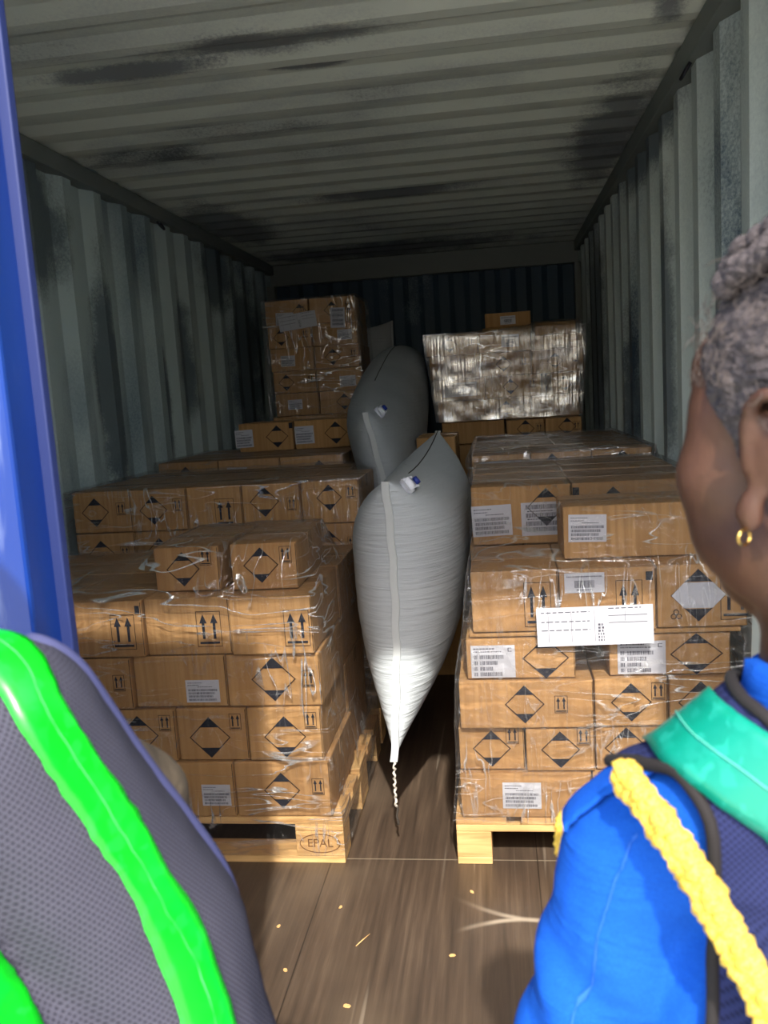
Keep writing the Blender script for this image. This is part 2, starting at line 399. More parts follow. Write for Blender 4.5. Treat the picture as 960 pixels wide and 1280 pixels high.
trim(10, -HW-0.04, -HW+0.03, YL-0.07, YL+0.03, 0, HC-0.16, label='rear left corner post inside the container')
trim(11, HW-0.03, HW+0.04, YL-0.07, YL+0.03, 0, HC-0.16, label='rear right corner post inside the container')
def lashing(parent, x, y, z, sgn):
    pts = []
    for k in range(9):
        a = math.pi*k/8; pts.append((x+sgn*0.022*math.sin(a), y+0.022*math.cos(a)+0.012*math.sin(a), z-0.035*math.sin(a)))
    mb = MB(); mb.tube(pts, 0.006, 8); mb.obj('lashing_ring', M['steel'], parent, True)
lashing(wl_, -HW+0.02, 4.44, 2.30, 1); lashing(wr_, HW-0.02, 2.92, 2.30, -1)

def door_leaf(name, hinge, ang, width, sgn, label):
    """door leaf hinged at x=0 locally and running along +x (sgn=1) or -x, outer face at -y"""
    e = empty(name, hinge, ang); struct(e, label)
    X = lambda a, b: (min(sgn*a, sgn*b), max(sgn*a, sgn*b))
    mb = MB()
    for z0, z1 in ((-0.02, 0.08), (2.20, 2.30)): mb.cbox(*X(0.02, width-0.02), -0.052, 0.0, z0, z1, b=0.004)
    for a, b in ((0.02, 0.12), (width-0.1, width)): mb.cbox(*X(a, b), -0.055, 0.0, -0.02, 2.30, b=0.004)
    mb.obj('door_frame', M['blue'], e)
    prof = corrug(0.1, width-0.09, 0.28, 0.03, 0.09, 0.02); mb = MB(); vs = []; fs = []
    for a, d in prof: vs += [(sgn*a, -0.046+d, 0.06), (sgn*a, -0.046+d, 2.22)]
    for i in range(len(prof)-1): fs.append((2*i, 2*i+2, 2*i+3, 2*i+1))
    mb.add(vs, fs); mb.obj('door_panel', M['blue'], e)
    mb = MB(); mb.cbox(*X(width-0.004, width+0.012), -0.010, 0.002, -0.02, 2.30, b=0.002); mb.cbox(*X(0.03, width), 0.0, 0.014, 2.27, 2.29, b=0.003); mb.obj('gasket', M['gasket'], e)
    mb = MB(); mb.tube([(sgn*(width-0.35), -0.085, -0.05), (sgn*(width-0.35), -0.085, 2.31)], 0.017, 12); mb.obj('lock_rod', M['blue'], e, True)
    mb = MB()
    for z in (0.25, 1.0, 1.9): mb.cbox(*X(-0.01, 0.12), -0.075, -0.05, z, z+0.07, b=0.006)
    mb.obj('hinge', M['blue'], e)
    return e
HX, HY = -1.175, 0.90
ex, ey = 0.074, 0.840
door_leaf('door_1', (HX, HY, 0), math.atan2(ey-HY, ex-HX), math.hypot(ex-HX, ey-HY)-0.012, 1, 'scuffed blue container door leaf standing almost closed on the left')
door_leaf('door_2', (1.25, 0.86, 0), math.radians(92), 1.19, -1, 'blue container door leaf swung open on the right')

# ------------------------------------------------------------------ pallets
def pallet(name, x0, x1, y0, y1, along_x, label, stamp=False):
    """EUR pallet; along_x: the 1200 mm side faces the door"""
    L, Wd = 1.2, 0.8
    e = empty(name, ((x0+x1)/2, (y0+y1)/2, 0), 0 if along_x else math.pi/2); tag(e, label, 'pallet', 'wooden pallets under the cartons')
    def b(n, *a):
        mb = MB(); mb.cbox(*a, b=0.003); return mb.obj(n, M['wood'], e)
    for c, w in ((-0.3275, 0.145), (-0.164, 0.1), (0, 0.145), (0.164, 0.1), (0.3275, 0.145)): b('deck_board', -L/2, L/2, c-w/2, c+w/2, 0.122, 0.144)
    for c in (-0.5275, 0, 0.5275): b('stringer_board', c-0.0725, c+0.0725, -Wd/2, Wd/2, 0.100, 0.1218)
    blk = None
    for c in (-0.5275, 0, 0.5275):
        for d, w in ((-0.35, 0.1), (0, 0.145), (0.35, 0.1)):
            o = b('block', c-0.0725, c+0.0725, d-w/2, d+w/2, 0.0222, 0.0998)
            if c > 0.5 and d < -0.3: blk = o
    for d, w in ((-0.35, 0.1), (0, 0.145), (0.35, 0.1)): b('bottom_board', -L/2, L/2, d-w/2, d+w/2, 0.0, 0.022)
    if stamp:
        cu = bpy.data.curves.new('epal', 'FONT'); cu.body = 'EPAL'; cu.size = 0.036; cu.align_x = 'CENTER'; cu.align_y = 'CENTER'; cu.extrude = 0.0002
        t = bpy.data.objects.new('t', cu); C.objects.link(t); dg = bpy.context.evaluated_depsgraph_get()
        me = bpy.data.meshes.new_from_object(t.evaluated_get(dg)); bpy.data.objects.remove(t)
        mb = MB(); R = Matrix.Rotation(math.pi/2, 4, 'X'); cc = Vector((0.5275, -0.4006, 0.062))
        mb.add([R @ v.co + cc for v in me.vertices], [tuple(p.vertices) for p in me.polygons])
        mb.tube([(0.5275+0.06*math.cos(2*math.pi*k/40), -0.4004, 0.062+0.029*math.sin(2*math.pi*k/40)) for k in range(40)], 0.0013, 6, closed=True)
        mb.obj('stamp', M['stamp'], blk)
    return e
pallet('pallet', -1.17, 0.022, 2.337, 3.137, True, 'pale wooden pallet with oval stamped mark, under the front left cartons', stamp=True)
pallet('pallet', 0.357, 1.157, 2.34, 3.54, False, 'pale wooden pallet with open end blocks, under the front right cartons')
pallet('pallet', -1.17, 0.02, 3.2, 4.0, True, 'wooden pallet under the second load on the left')
pallet('pallet', -1.17, 0.02, 4.1, 4.9, True, 'wooden pallet under the third load on the left')
pallet('pallet', 0.36, 1.16, 3.66, 4.86, False, 'wooden pallet under the second load on the right')
pallet('pallet', -1.17, 0.02, 5.3, 6.1, True, 'wooden pallet under the tall stack at the back left')
pallet('pallet', 0.2, 1.0, 4.97, 6.17, False, 'wooden pallet under the wrapped stack at the back right')

# ------------------------------------------------------------------ cartons
EPS = 0.0006
def diamond(mb, cx, cz, y, hw, hh, white=False):
    t = 0.0028
    P = lambda u, v: (cx+u*hw, y, cz+v*hh)
    # outline
    o = [(0, 1), (1, 0), (0, -1), (-1, 0)]; k = 1-t*1.6/min(hw, hh)
    for i in range(4):
        a, b = o[i], o[(i+1) % 4]
        mb.quad(P(*a), P(a[0]*k, a[1]*k), P(b[0]*k, b[1]*k), P(*b), 1)
    yy = y-0.0002; Q = lambda u, v: (cx+u*hw, yy, cz+v*hh)
    c = 0.5 if not white else 0.52
    mb.add([Q(0, 1), Q(-(1-c), c), Q((1-c), c)], [(0, 1, 2)], 0); mb.add([Q(0, -1), Q((1-c), -c), Q(-(1-c), -c)], [(0, 1, 2)], 0)
    if white: mb.add([Q(-1+c-0.03, c-0.03), Q(-0.97, 0), Q(-1+c-0.03, -c+0.03), Q(1-c+0.03, -c+0.03), Q(0.97, 0), Q(1-c+0.03, c-0.03)], [(0, 1, 2, 3, 4, 5)], 2)
def arrows(mb, cx, cz, y, w, h):
    t = max(0.0016, w*0.025)
    def rect(x0, x1, z0, z1, mi=0): mb.quad((cx+x0*w, y, cz+z0*h), (cx+x1*w, y, cz+z0*h), (cx+x1*w, y, cz+z1*h), (cx+x0*w, y, cz+z1*h), mi)
    tw, th = t/w, t/h
    for a in ((-0.5, 0.5, -0.5, -0.5+th), (-0.5, 0.5, 0.5-th, 0.5), (-0.5, -0.5+tw, -0.5, 0.5), (0.5-tw, 0.5, -0.5, 0.5)): rect(*a, mi=1)
    rect(-0.4, 0.4, -0.42, -0.36)
    for c in (-0.22, 0.22):
        rect(c-0.055, c+0.055, -0.28, 0.2)
        mb.add([(cx+(c-0.15)*w, y, cz+0.16*h), (cx+(c+0.15)*w, y, cz+0.16*h), (cx+c*w, y, cz+0.42*h)], [(0, 1, 2)], 0)
def sticker(w, h, style, seed):
    """label paper with printed rows; built round its own centre, facing -y"""
    R = random.Random(seed); mb = MB(); mb.box(-w/2, w/2, -0.0006, 0.0, -h/2, h/2, 0); y = -0.0009
    def bar(u0, u1, v0, v1): mb.quad((-w/2+u0*w, y, -h/2+v0*h), (-w/2+u1*w, y, -h/2+v0*h), (-w/2+u1*w, y, -h/2+v1*h), (-w/2+u0*w, y, -h/2+v1*h), 1)
    def code(u0, u1, v0, v1):
        u = u0
        while u < u1: 
            b = R.choice((0.008, 0.012, 0.02)); bar(u, min(u+b, u1), v0, v1); u += b+R.choice((0.008, 0.012))
    def words(u0, u1, v, hh):
        u = u0
        while u < u1: 
            b = R.uniform(0.02, 0.06); bar(u, min(u+b, u1), v, v+hh); u += b+0.015
    if style == 'codes':
        words(0.06, 0.55, 0.88, 0.035); words(0.06, 0.7, 0.79, 0.03)
        bar(0.84, 0.93, 0.9, 0.92); bar(0.84, 0.93, 0.8, 0.82); bar(0.84, 0.86, 0.8, 0.92)   # the letter C at the corner
        for v, e in ((0.58, 0.75), (0.4, 0.6), (0.22, 0.5), (0.05, 0.7)): code(0.06, 0.15, v, v+0.12); code(0.2, e, v, v+0.12)
    elif style == 'text':
        words(0.06, 0.5, 0.86, 0.03); words(0.06, 0.4, 0.76, 0.03); words(0.35, 0.8, 0.68, 0.03)
        for v, e in ((0.5, 0.94), (0.36, 0.86), (0.22, 0.8), (0.07, 0.9)): code(0.07, e, v, v+0.1)
    elif style == 'bar':
        words(0.05, 0.95, 0.78, 0.07); code(0.25, 0.75, 0.25, 0.62); words(0.3, 0.7, 0.12, 0.05)
    elif style == 'slip':
        for v in (0.86, 0.62, 0.4): words(0.04, 0.46, v, 0.025)
        for u in (0.1, 0.3, 0.5): bar(u, u+0.003, 0.1, 0.9)
        for v in (0.1, 0.18, 0.26, 0.34, 0.42, 0.5): code(0.53, 0.58, v, v+0.055)
        words(0.62, 0.9, 0.92, 0.025); bar(0.62, 0.95, 0.74, 0.757); bar(0.62, 0.95, 0.56, 0.577); bar(0.76, 0.763, 0.6, 0.88)
    elif style == 'pallet':
        for v in (0.8, 0.55, 0.3, 0.12): code(0.12, 0.9, v, v+0.13)
        words(0.15, 0.8, 0.72, 0.03); words(0.15, 0.6, 0.48, 0.03)
    return mb
NB = [0]
def carton(x0, x1, y0, y1, z0, z1, label, marks=(), group=None, seam=True, jit=0.0035):
    NB[0] += 1; R = random.Random(NB[0]*13+5)
    cx, cy = (x0+x1)/2, (y0+y1)/2; w, d, h = x1-x0-0.004, y1-y0-0.004, z1-z0-0.002
    mb = MB(); mb.cbox(-w/2, w/2, -d/2, d/2, 0, h, b=0.0045)
    for i, v in enumerate(mb.v):                                   # slightly swollen panels and crushed corners
        p = Vector(v); n = noise.noise_vector(p*6+Vector((NB[0]*3.1, 0, 0)))*0.0012; mb.v[i] = (p.x+n.x, p.y+n.y, p.z+n.z*0.3)
    # top flap seam and parcel tape
    mb.box(-w/2+0.006, w/2-0.006, -0.0011, 0.0011, h-0.001, h+0.0006, 1)
    mb.box(-w/2-0.0006, -w/2+0.03, -0.028, 0.028, h-min(0.05, h*0.6), h+0.0009, 2); mb.box(w/2-0.03, w/2+0.0006, -0.028, 0.028, h-min(0.05, h*0.6), h+0.0009, 2)
    mb.box(-w/2+0.03, w/2-0.03, -0.028, 0.028, h-0.001, h+0.0009, 2)
    if seam:
        zz = h*0.97; mb.box(w/2-0.002-0.0016, w/2-0.002, -d/2-0.0005, -d/2+0.0005, 0.006, zz, 1)
    o = mb.obj('cardboard_box', [M['card'], M['recess'], M['tapebrown']], loc=(cx, cy, z0)); tag(o, label, 'box', group)
    o.rotation_euler.z = R.uniform(-jit, jit)
    y = -d/2-0.0018
    for mk in marks:
        k = mk[0]
        if k == 'D' or k == 'W':
            _, fx, fz, hw, hh = mk; q = MB(); diamond(q, -w/2+fx*w, fz*h, y, hw, hh, k == 'W')
            c = q.obj('printed_diamond', [M['ink'], M['thin'], M['paper']], o)
            if k == 'W': c['label'] = 'white diamond label with black top and bottom tips'
        elif k == 'A':
            _, fx, fz, aw, ah = mk; q = MB(); arrows(q, -w/2+fx*w, fz*h, y, aw, ah); q.obj('printed_arrows', [M['ink'], M['thin']], o)
        elif k == 'S':
            _, fx, fz, sw, sh = mk; q = MB(); q.box(-w/2+fx*w-sw/2, -w/2+fx*w+sw/2, y, y+0.001, fz*h-sh/2, fz*h+sh/2); q.obj('printed_square', [M['ink']], o)
        elif k == 'R':
            _, fx, fz, r = mk; q = MB(); X, Z = -w/2+fx*w, fz*h
            for a in range(3):
                c, s = math.cos(a*2.094+1.57)*r*0.5, math.sin(a*2.094+1.57)*r*0.5
                q.tube([(X+c+r*0.42*math.cos(t*0.698), y+0.0006, Z+s+r*0.42*math.sin(t*0.698)) for t in range(9)], r*0.09, 5, closed=True)
            q.obj('printed_emblem', [M['thin']], o)
        elif k == 'L':
            _, fx, fz, lw, lh, st = mk; q = sticker(lw, lh, st, NB[0]*7); c = q.obj('shipping_label', [M['paper'], M['text']], o)
            c.location = (-w/2+fx*w, y+0.0006, fz*h); c.rotation_euler.y = R.uniform(-0.03, 0.03)
    return o
DA = lambda fx=0.45, fz=0.5, s=0.06, ax=0.86, az=0.62: (('D', fx, fz, s, s), ('A', ax, az, 0.036, 0.05))
ORD = ['first', 'second', 'third', 'fourth', 'fifth', 'sixth']

# --- front left load
G = 'cartons of the front left load'
PL = 'front left load'
def row(xs, y0, y1, z0, z1, specs, group, jy=0.008, texts=None):
    for i in range(len(xs)-1):
        R = random.Random(int(xs[i]*1000+z0*77+y0*5))
        dy = R.uniform(-jy, jy)
        carton(xs[i], xs[i+1], y0+dy, y1+dy*0.2, z0, z1, texts[i], specs[i] if specs else (), group)
row([-1.15, -0.87, -0.58, -0.29, 0.0], 2.342, 2.735, 0.146, 0.318,
    [(), DA(), (('L', 0.80, 0.40, 0.088, 0.066, 'text'),), DA(0.49, 0.48, 0.055, 0.87, 0.55)], G, texts=[
    'brown carton in the lowest layer of the front left load, against the wall',
    'brown carton in the lowest layer of the front left load, behind the grey vest',
    'brown carton with white address sticker, resting on the oval-stamped pallet',
    'brown carton with diamond mark at the lowest right corner of the front left load'])
row([-1.1, -0.885, -0.67, -0.455, -0.238, -0.015], 2.346, 2.735, 0.320, 0.482,
    [DA(), DA(), DA(0.45, 0.5, 0.062, 0.85, 0.74), DA(0.46, 0.44, 0.063, 0.84, 0.74), DA(0.5, 0.45, 0.063, 0.86, 0.76)], G, texts=[
    'brown carton in the second layer of the front left load, against the wall',
    'brown carton in the second layer of the front left load, second from the wall',
    'brown carton with dark-tipped diamond beside the grey vest shoulder, second layer up',
    'brown carton with diamond mark in the middle of the second layer, front left load',
    'brown carton with diamond mark at the right end of the second layer, front left load'])
row([-1.145, -0.86, -0.575, -0.29, -0.008], 2.342, 2.735, 0.484, 0.642,
    [DA(), DA(0.4, 0.45, 0.06, 0.86, 0.52), (('L', 0.735, 0.30, 0.102, 0.068, 'text'),), DA(0.5, 0.52, 0.066, 0.87, 0.52)], G, texts=[
    'brown carton in the third layer of the front left load, against the wall',
    'brown carton with small arrows in the third layer, just above the grey vest shoulder',
    'brown carton with white address sticker, third layer of the front left load',
    'brown carton with diamond mark at the right end of the third layer, front left load'])
BA = lambda fx: (('A', fx, 0.45, 0.074, 0.106),)
row([-1.04, -0.78, -0.521, -0.262, -0.016], 2.338, 2.735, 0.644, 0.815,
    [BA(0.72), BA(0.76)+(('S', 0.95, 0.84, 0.014, 0.024),), BA(0.75), BA(0.81)], G, texts=[
    'brown carton behind the blue door edge, fourth layer of the front left load',
    'brown carton with large arrows and small black square, beside the blue door edge',
    'brown carton with large arrows in the middle of the fourth layer, front left load',
    'brown carton with large arrows at the right end of the fourth layer, front left load'])
carton(-0.505, -0.302, 2.42, 2.80, 0.817, 0.952, 'left one of the two loose cartons lying on top of the front left load', DA(0.44, 0.5, 0.052, 0.8, 0.76), G, jit=0.02)
carton(-0.27, -0.068, 2.41, 2.80, 0.817, 0.956, 'right one of the two loose cartons lying on top of the front left load', DA(0.45, 0.53, 0.053, 0.83, 0.74), G, jit=0.02)
for k, (a, b) in enumerate(((0.146, 0.48), (0.482, 0.815))):
    for j, (x0, x1) in enumerate(((-1.15, -0.58), (-0.575, -0.012))):
        carton(x0, x1, 2.745, 3.13, a, b, f'large plain carton at the back of the front left load, {["lower", "upper"][k]} {["left", "right"][j]}', (), G)

# --- front right load
G = 'cartons of the front right load'
row([0.374, 0.745, 1.115], 2.342, 2.74, 0.146, 0.281, [(('L', 0.47, 0.5, 0.108, 0.078, 'text'),), ()], G, texts=[
    'brown carton with white address sticker at the bottom left of the front right load',
    'brown carton at the bottom right of the front right load, behind the blue sleeve'])
row([0.376, 0.564, 0.757, 0.945, 1.13], 2.346, 2.74, 0.283, 0.412, [DA(0.5, 0.5, 0.054, 0.82, 0.8), DA(0.5, 0.5, 0.054, 0.84, 0.8), DA(), DA()], G, texts=[
    'brown carton with diamond mark, left end of the second layer, front right load',
    'brown carton with diamond mark, second from left in second layer, front right load',
    'brown carton behind the blue shoulder in the second layer, front right load',
    'brown carton at the wall end of the second layer, front right load'])
row([0.384, 0.757, 0.955, 1.14], 2.336, 2.74, 0.414, 0.553, [DA(0.49, 0.51, 0.055, 0.76, 0.5), DA(0.5, 0.5, 0.055, 0.87, 0.72), DA()], G, texts=[
    'long brown carton with diamond and arrows, third layer, beside the white airbag tip',
    'brown carton with diamond mark in the middle of the third layer, front right load',
    'brown carton with diamond mark at the wall end of the third layer, front right load'])
row([0.41, 0.712], 2.345, 2.74, 0.555, 0.672, [(('L', 0.245, 0.44, 0.122, 0.093, 'codes'), ('D', 0.73, 0.5, 0.064, 0.058))], G, texts=[
    'brown carton with barcode sticker beside a diamond, left of the dark gap'])
row([0.80, 1.125], 2.345, 2.74, 0.555, 0.672, [(('L', 0.27, 0.44, 0.128, 0.093, 'codes'), ('D', 0.72, 0.5, 0.07, 0.058))], G, texts=[
    'brown carton with barcode sticker beside a diamond, right of the dark gap'])
carton(0.60, 0.92, 2.755, 3.13, 0.555, 0.672, 'brown carton set back in the dark gap of the front right load', (), G)
row([0.432, 0.672, 0.93, 1.166], 2.335, 2.72, 0.690, 0.864, [
    (('A', 0.76, 0.44, 0.073, 0.125),),
    (('A', 0.72, 0.44, 0.07, 0.125), ('L', 0.26, 0.78, 0.106, 0.055, 'bar'), ('S', 0.93, 0.86, 0.018, 0.024)),
    (('W', 0.46, 0.51, 0.072, 0.072), ('A', 0.87, 0.45, 0.078, 0.118), ('R', 0.21, 0.2, 0.016))], G, texts=[
    'brown carton with large arrows at the upper left corner, beside the airbag',
    'brown carton with barcode sticker above the white packing slip',
    'brown carton with white diamond label and large arrows, below the woman\'s chin'])
carton(0.42, 1.15, 2.345, 2.72, 0.674, 0.689, 'flat cardboard sheet between two layers of the front right load', (), G, seam=False)
carton(0.694, 1.068, 2.45, 2.70, 0.866, 1.018, 'brown carton with small white sticker lying loose on top of the front right load', (('L', 0.18, 0.58, 0.105, 0.078, 'text'),), G, jit=0.01)
row([0.432, 0.745, 1.125], 2.725, 3.10, 0.866, 1.052, [
    (('L', 0.20, 0.42, 0.125, 0.098, 'text'), ('L', 0.70, 0.42, 0.125, 0.105, 'pallet'), ('D', 0.75, 0.62, 0.06, 0.06)),
    (('D', 0.33, 0.6, 0.058, 0.058), ('S', 0.03, 0.86, 0.02, 0.024))], G, texts=[
    'brown carton with two white stickers on the front right load, beside the airbag',
    'brown carton with dark-tipped diamond behind the loose carton, near the woman\'s cheek'])
row([0.432, 0.745, 1.125], 3.11, 3.5, 0.866, 1.056, None, G, texts=[
    'plain carton at the back top of the front right load, airbag side', 'plain carton at the back top of the front right load, wall side'])
for k, (a, b) in enumerate(((0.146, 0.412), (0.414, 0.553))):
    for j, (x0, x1) in enumerate(((0.376, 0.745), (0.75, 1.12))):
        carton(x0, x1, 2.75, 3.53, a, b, f'large plain carton hidden at the back of the front right load, {["bottom", "top"][k]} {["left", "right"][j]}', (), G)
for j, (x0, x1, ya) in enumerate(((0.42, 0.59, 2.755), (0.93, 1.12, 2.755), (0.42, 1.12, 3.14))):
    carton(x0, x1, ya, 3.13 if j < 2 else 3.5, 0.555, 0.863, f'plain carton filling the back of the front right load, {["airbag side", "wall side", "rearmost"][j]}', (), G)
carton(0.60, 0.92, 2.755, 3.13, 0.674, 0.863, 'plain carton stacked on the set-back carton of the front right load', (), G)

# --- second load on the left
G = 'cartons of the second load on the left'
XS = [-1.15, -0.905, -0.675, -0.455, -0.225, 0.0]
row(XS, 3.2, 3.6, 0.724, 0.884, [DA(0.42, 0.48, 0.055, 0.82, 0.5)]*5, G, texts=[
    'brown carton with dark-tipped diamond beside the blue door, second layer down, second left load',
    'brown carton with diamond partly behind the loose cartons, second load on the left',
    'brown carton in the second layer down of the second left load, middle',
    'brown carton in the second layer down of the second left load, right of middle',
    'brown carton under the top right carton of the second left load, beside the airbag'])
row(XS, 3.19, 3.6, 0.886, 1.050, [DA(0.38, 0.5, 0.057, 0.82, 0.56), DA(0.4, 0.5, 0.057, 0.84, 0.6), (('A', 0.68, 0.38, 0.076, 0.105),), DA(0.38, 0.58, 0.058, 0.85, 0.5), DA(0.48, 0.6, 0.05, 0.86, 0.72)], G, texts=[
    'brown carton with diamond at the wall end, top of the second left load',
    'brown carton with diamond, second from the wall on top of the second left load',
    'brown carton with large arrows in the middle on top of the second left load',
    'brown carton with diamond, second from the airbag on top of the second left load',
    'brown carton at the airbag end on top of the second left load'])
for j, (x0, x1) in enumerate(((-1.15, -0.58), (-0.575, -0.12))):
    carton(x0, x1, 3.205, 3.6, 0.146, 0.722, f'tall plain carton hidden under the second left load, {["wall", "airbag"][j]} side', (), G)
    carton(x0, x1, 3.61, 3.98, 0.146, 0.70, f'tall plain carton hidden at the back of the second left load, {["wall", "airbag"][j]} side', (), G)
    carton(x0, x1, 3.61, 3.98, 0.702, 1.046, f'plain carton with flat top at the back of the second left load, {["wall", "airbag"][j]} side', (), G)

# --- third load on the left
G = 'cartons of the third load on the left'
row([-1.15, -0.84, -0.53, -0.215], 4.1, 4.5, 0.92, 1.083, [DA(), (('L', 0.3, 0.55, 0.1, 0.07, 'text'),), DA(0.62, 0.5, 0.058, 0.9, 0.5)], G, texts=[
    'brown carton at the wall on top of the third left load', 'brown carton with white sticker half hidden on top of the third left load',
    'brown carton with diamond tip just showing on top of the third left load'])
for j, (x0, x1) in enumerate(((-1.15, -0.69), (-0.685, -0.215))):
    carton(x0, x1, 4.1, 4.5, 0.146, 0.918, f'tall plain carton hidden under the third left load, {["wall", "airbag"][j]} side', (), G)
    carton(x0, x1, 4.51, 4.9, 0.146, 1.083, f'tall plain carton hidden at the back of the third left load, {["wall", "airbag"][j]} side', (), G)
carton(-0.865, -0.56, 4.56, 4.88, 1.085, 1.24, 'dim carton with diamond and white sticker at its left edge, below the tall stack', (('L', 0.09, 0.48, 0.1, 0.095, 'text'), ('D', 0.7, 0.5, 0.062, 0.06), ('S', 0.96, 0.86, 0.02, 0.03)), G, jit=0.002)
carton(-0.555, -0.25, 4.56, 4.88, 1.085, 1.24, 'dim carton with white sticker beside a diamond, right one below the tall stack', (('L', 0.17, 0.5, 0.105, 0.095, 'text'), ('D', 0.74, 0.52, 0.062, 0.06)), G, jit=0.002)

# --- tall stack at the back left
G = 'cartons of the tall back left stack'
ZL = [1.25, 1.39, 1.525, 1.665, 1.80, 1.955]
NM = ['lowest', 'second', 'middle', 'fourth', 'top']
mk = {(0, 0): (('L', 0.45, 0.5, 0.09, 0.06, 'text'),), (0, 1): DA(0.55, 0.5, 0.05), (1, 0): DA(0.3, 0.5, 0.05), (1, 1): (('L', 0.68, 0.4, 0.1, 0.065, 'text'),), (2, 0): (('L', 0.4, 0.45, 0.09, 0.065, 'text'),), (2, 1): DA(0.4, 0.5, 0.05), (3, 0): DA(0.3, 0.5, 0.05), (3, 1): (('L', 0.72, 0.45, 0.09, 0.06, 'text'),), (4, 0): DA(0.8, 0.5, 0.05), (4, 1): DA(0.5, 0.5, 0.05)}
for k in range(5):
    sh = -0.006*k
    for j, (x0, x1) in enumerate(((-0.835, -0.56), (-0.556, -0.275))):
        carton(x0+sh, x1+sh, 5.3, 5.75, ZL[k], ZL[k+1]-0.001, f'{["left", "right"][j]} carton of the {NM[k]} layer in the tall back left stack', mk[(k, j)], G)
for k, (a, b) in enumerate(((0.146, 0.7), (0.702, 1.248))):
    carton(-0.86, -0.27, 5.3, 5.8, a, b, f'large plain carton hidden below the tall back left stack, {["lower", "upper"][k]} one', (), G)

# --- second load on the right
G = 'cartons of the second load on the right'
row([0.412, 0.655, 0.905, 1.148], 3.62, 4.02, 0.925, 1.078, [(('L', 0.5, 0.66, 0.17, 0.05, 'slip'),), DA(0.35, 0.6, 0.056, 0.86, 0.5), DA(0.5, 0.6, 0.056, 0.9, 0.5)], G, texts=[
    'carton with a crumpled white slip on top of the second right load, airbag side',
    'brown carton with dark diamond in the middle on top of the second right load',
    'brown carton with dark diamond against the wall on top of the second right load'])
row([0.412, 0.78, 1.148], 4.03, 4.83, 0.925, 1.082, None, G, texts=['long flat-topped carton at the back of the second right load, airbag side', 'long flat-topped carton at the back of the second right load, wall side'])
for j, (x0, x1) in enumerate(((0.412, 0.78), (0.785, 1.148))):
    for k, (ya, yb) in enumerate(((3.625, 4.02), (4.03, 4.83))):
        carton(x0, x1, ya, yb, 0.146, 0.923, f'tall plain carton hidden under the second right load, {["airbag", "wall"][j]} side, {["front", "back"][k]}', (), G)
carton(0.15, 0.335, 3.98, 4.36, 0.97, 1.146, 'carton with crinkled film face jutting into the aisle behind the airbag', (), G)
carton(0.16, 0.335, 4.0, 4.36, 0.0, 0.968, 'tall carton standing on the floor under the carton jutting into the aisle', (), G)

# --- wrapped stack at the back right
G = 'cartons of the wrapped back right stack'
DB = DA(0.45, 0.5, 0.045, 0.85, 0.6)
row([0.575, 0.79, 0.995], 4.95, 5.4, 1.03, 1.16, [DA(0.5, 0.6, 0.05), DA(0.6, 0.6, 0.05)], G, texts=['low carton with diamond tip at the foot of the back right stack, left', 'low carton with diamond tip at the foot of the back right stack, right'])
row([0.185, 0.46, 0.73, 1.0], 5.1, 5.6, 1.162, 1.284, [(), DB, ()], G, texts=[f'{s} carton in the lowest wrapped layer of the back right stack' for s in ('left', 'middle', 'right')])
row([0.165, 0.47, 0.785], 5.1, 5.6, 1.286, 1.41, [(('L', 0.5, 0.5, 0.2, 0.08, 'bar'),), DB], G, texts=['carton with pale sticker, left of second wrapped layer, back right stack', 'carton left of the dark slot, second wrapped layer of the back right stack'])
carton(0.845, 1.01, 5.1, 5.6, 1.286, 1.41, 'carton right of the dark slot in the second wrapped layer, back right stack', DB, G)
row([0.15, 0.445, 0.735, 1.03], 5.09, 5.6, 1.412, 1.545, [(), DB, DB], G, texts=[f'{s} carton in the third wrapped layer of the back right stack' for s in ('left', 'middle', 'right')])
row([0.135, 0.44, 0.74], 5.08, 5.6, 1.547, 1.668, [DB, (('L', 0.6, 0.5, 0.1, 0.07, 'bar'),)], G, texts=['left carton of the shiny top layer of the back right stack', 'middle carton of the shiny top layer of the back right stack'])
carton(0.755, 1.03, 5.1, 5.6, 1.547, 1.625, 'flat carton below the top right one, back right stack', (), G)
carton(0.76, 0.995, 5.12, 5.6, 1.627, 1.70, 'flat carton at the top right corner of the back right stack', (), G)
carton(0.478, 0.752, 5.3, 5.58, 1.70, 1.785, 'small carton lying highest on the back right stack', (('L', 0.5, 0.45, 0.09, 0.05, 'bar'),), G)
carton(0.46, 0.752, 5.29, 5.59, 1.670, 1.699, 'thin cardboard tray under the small highest carton, back right stack', (), G, seam=False)
for k, (a, b, ya) in enumerate(((0.146, 0.6, 4.97), (0.602, 1.028, 4.97))):
    carton(0.2, 0.6, ya+0.14, 6.1, a, b, f'large plain carton hidden under the back right stack, {["lower", "upper"][k]} left', (), G)
    carton(0.605, 1.0, ya, 6.1, a, b, f'large plain carton hidden under the back right stack, {["lower", "upper"][k]} right', (), G)
carton(0.2, 0.57, 5.11, 6.1, 1.03, 1.16, 'plain carton hidden beneath the left of the back right stack', (), G)

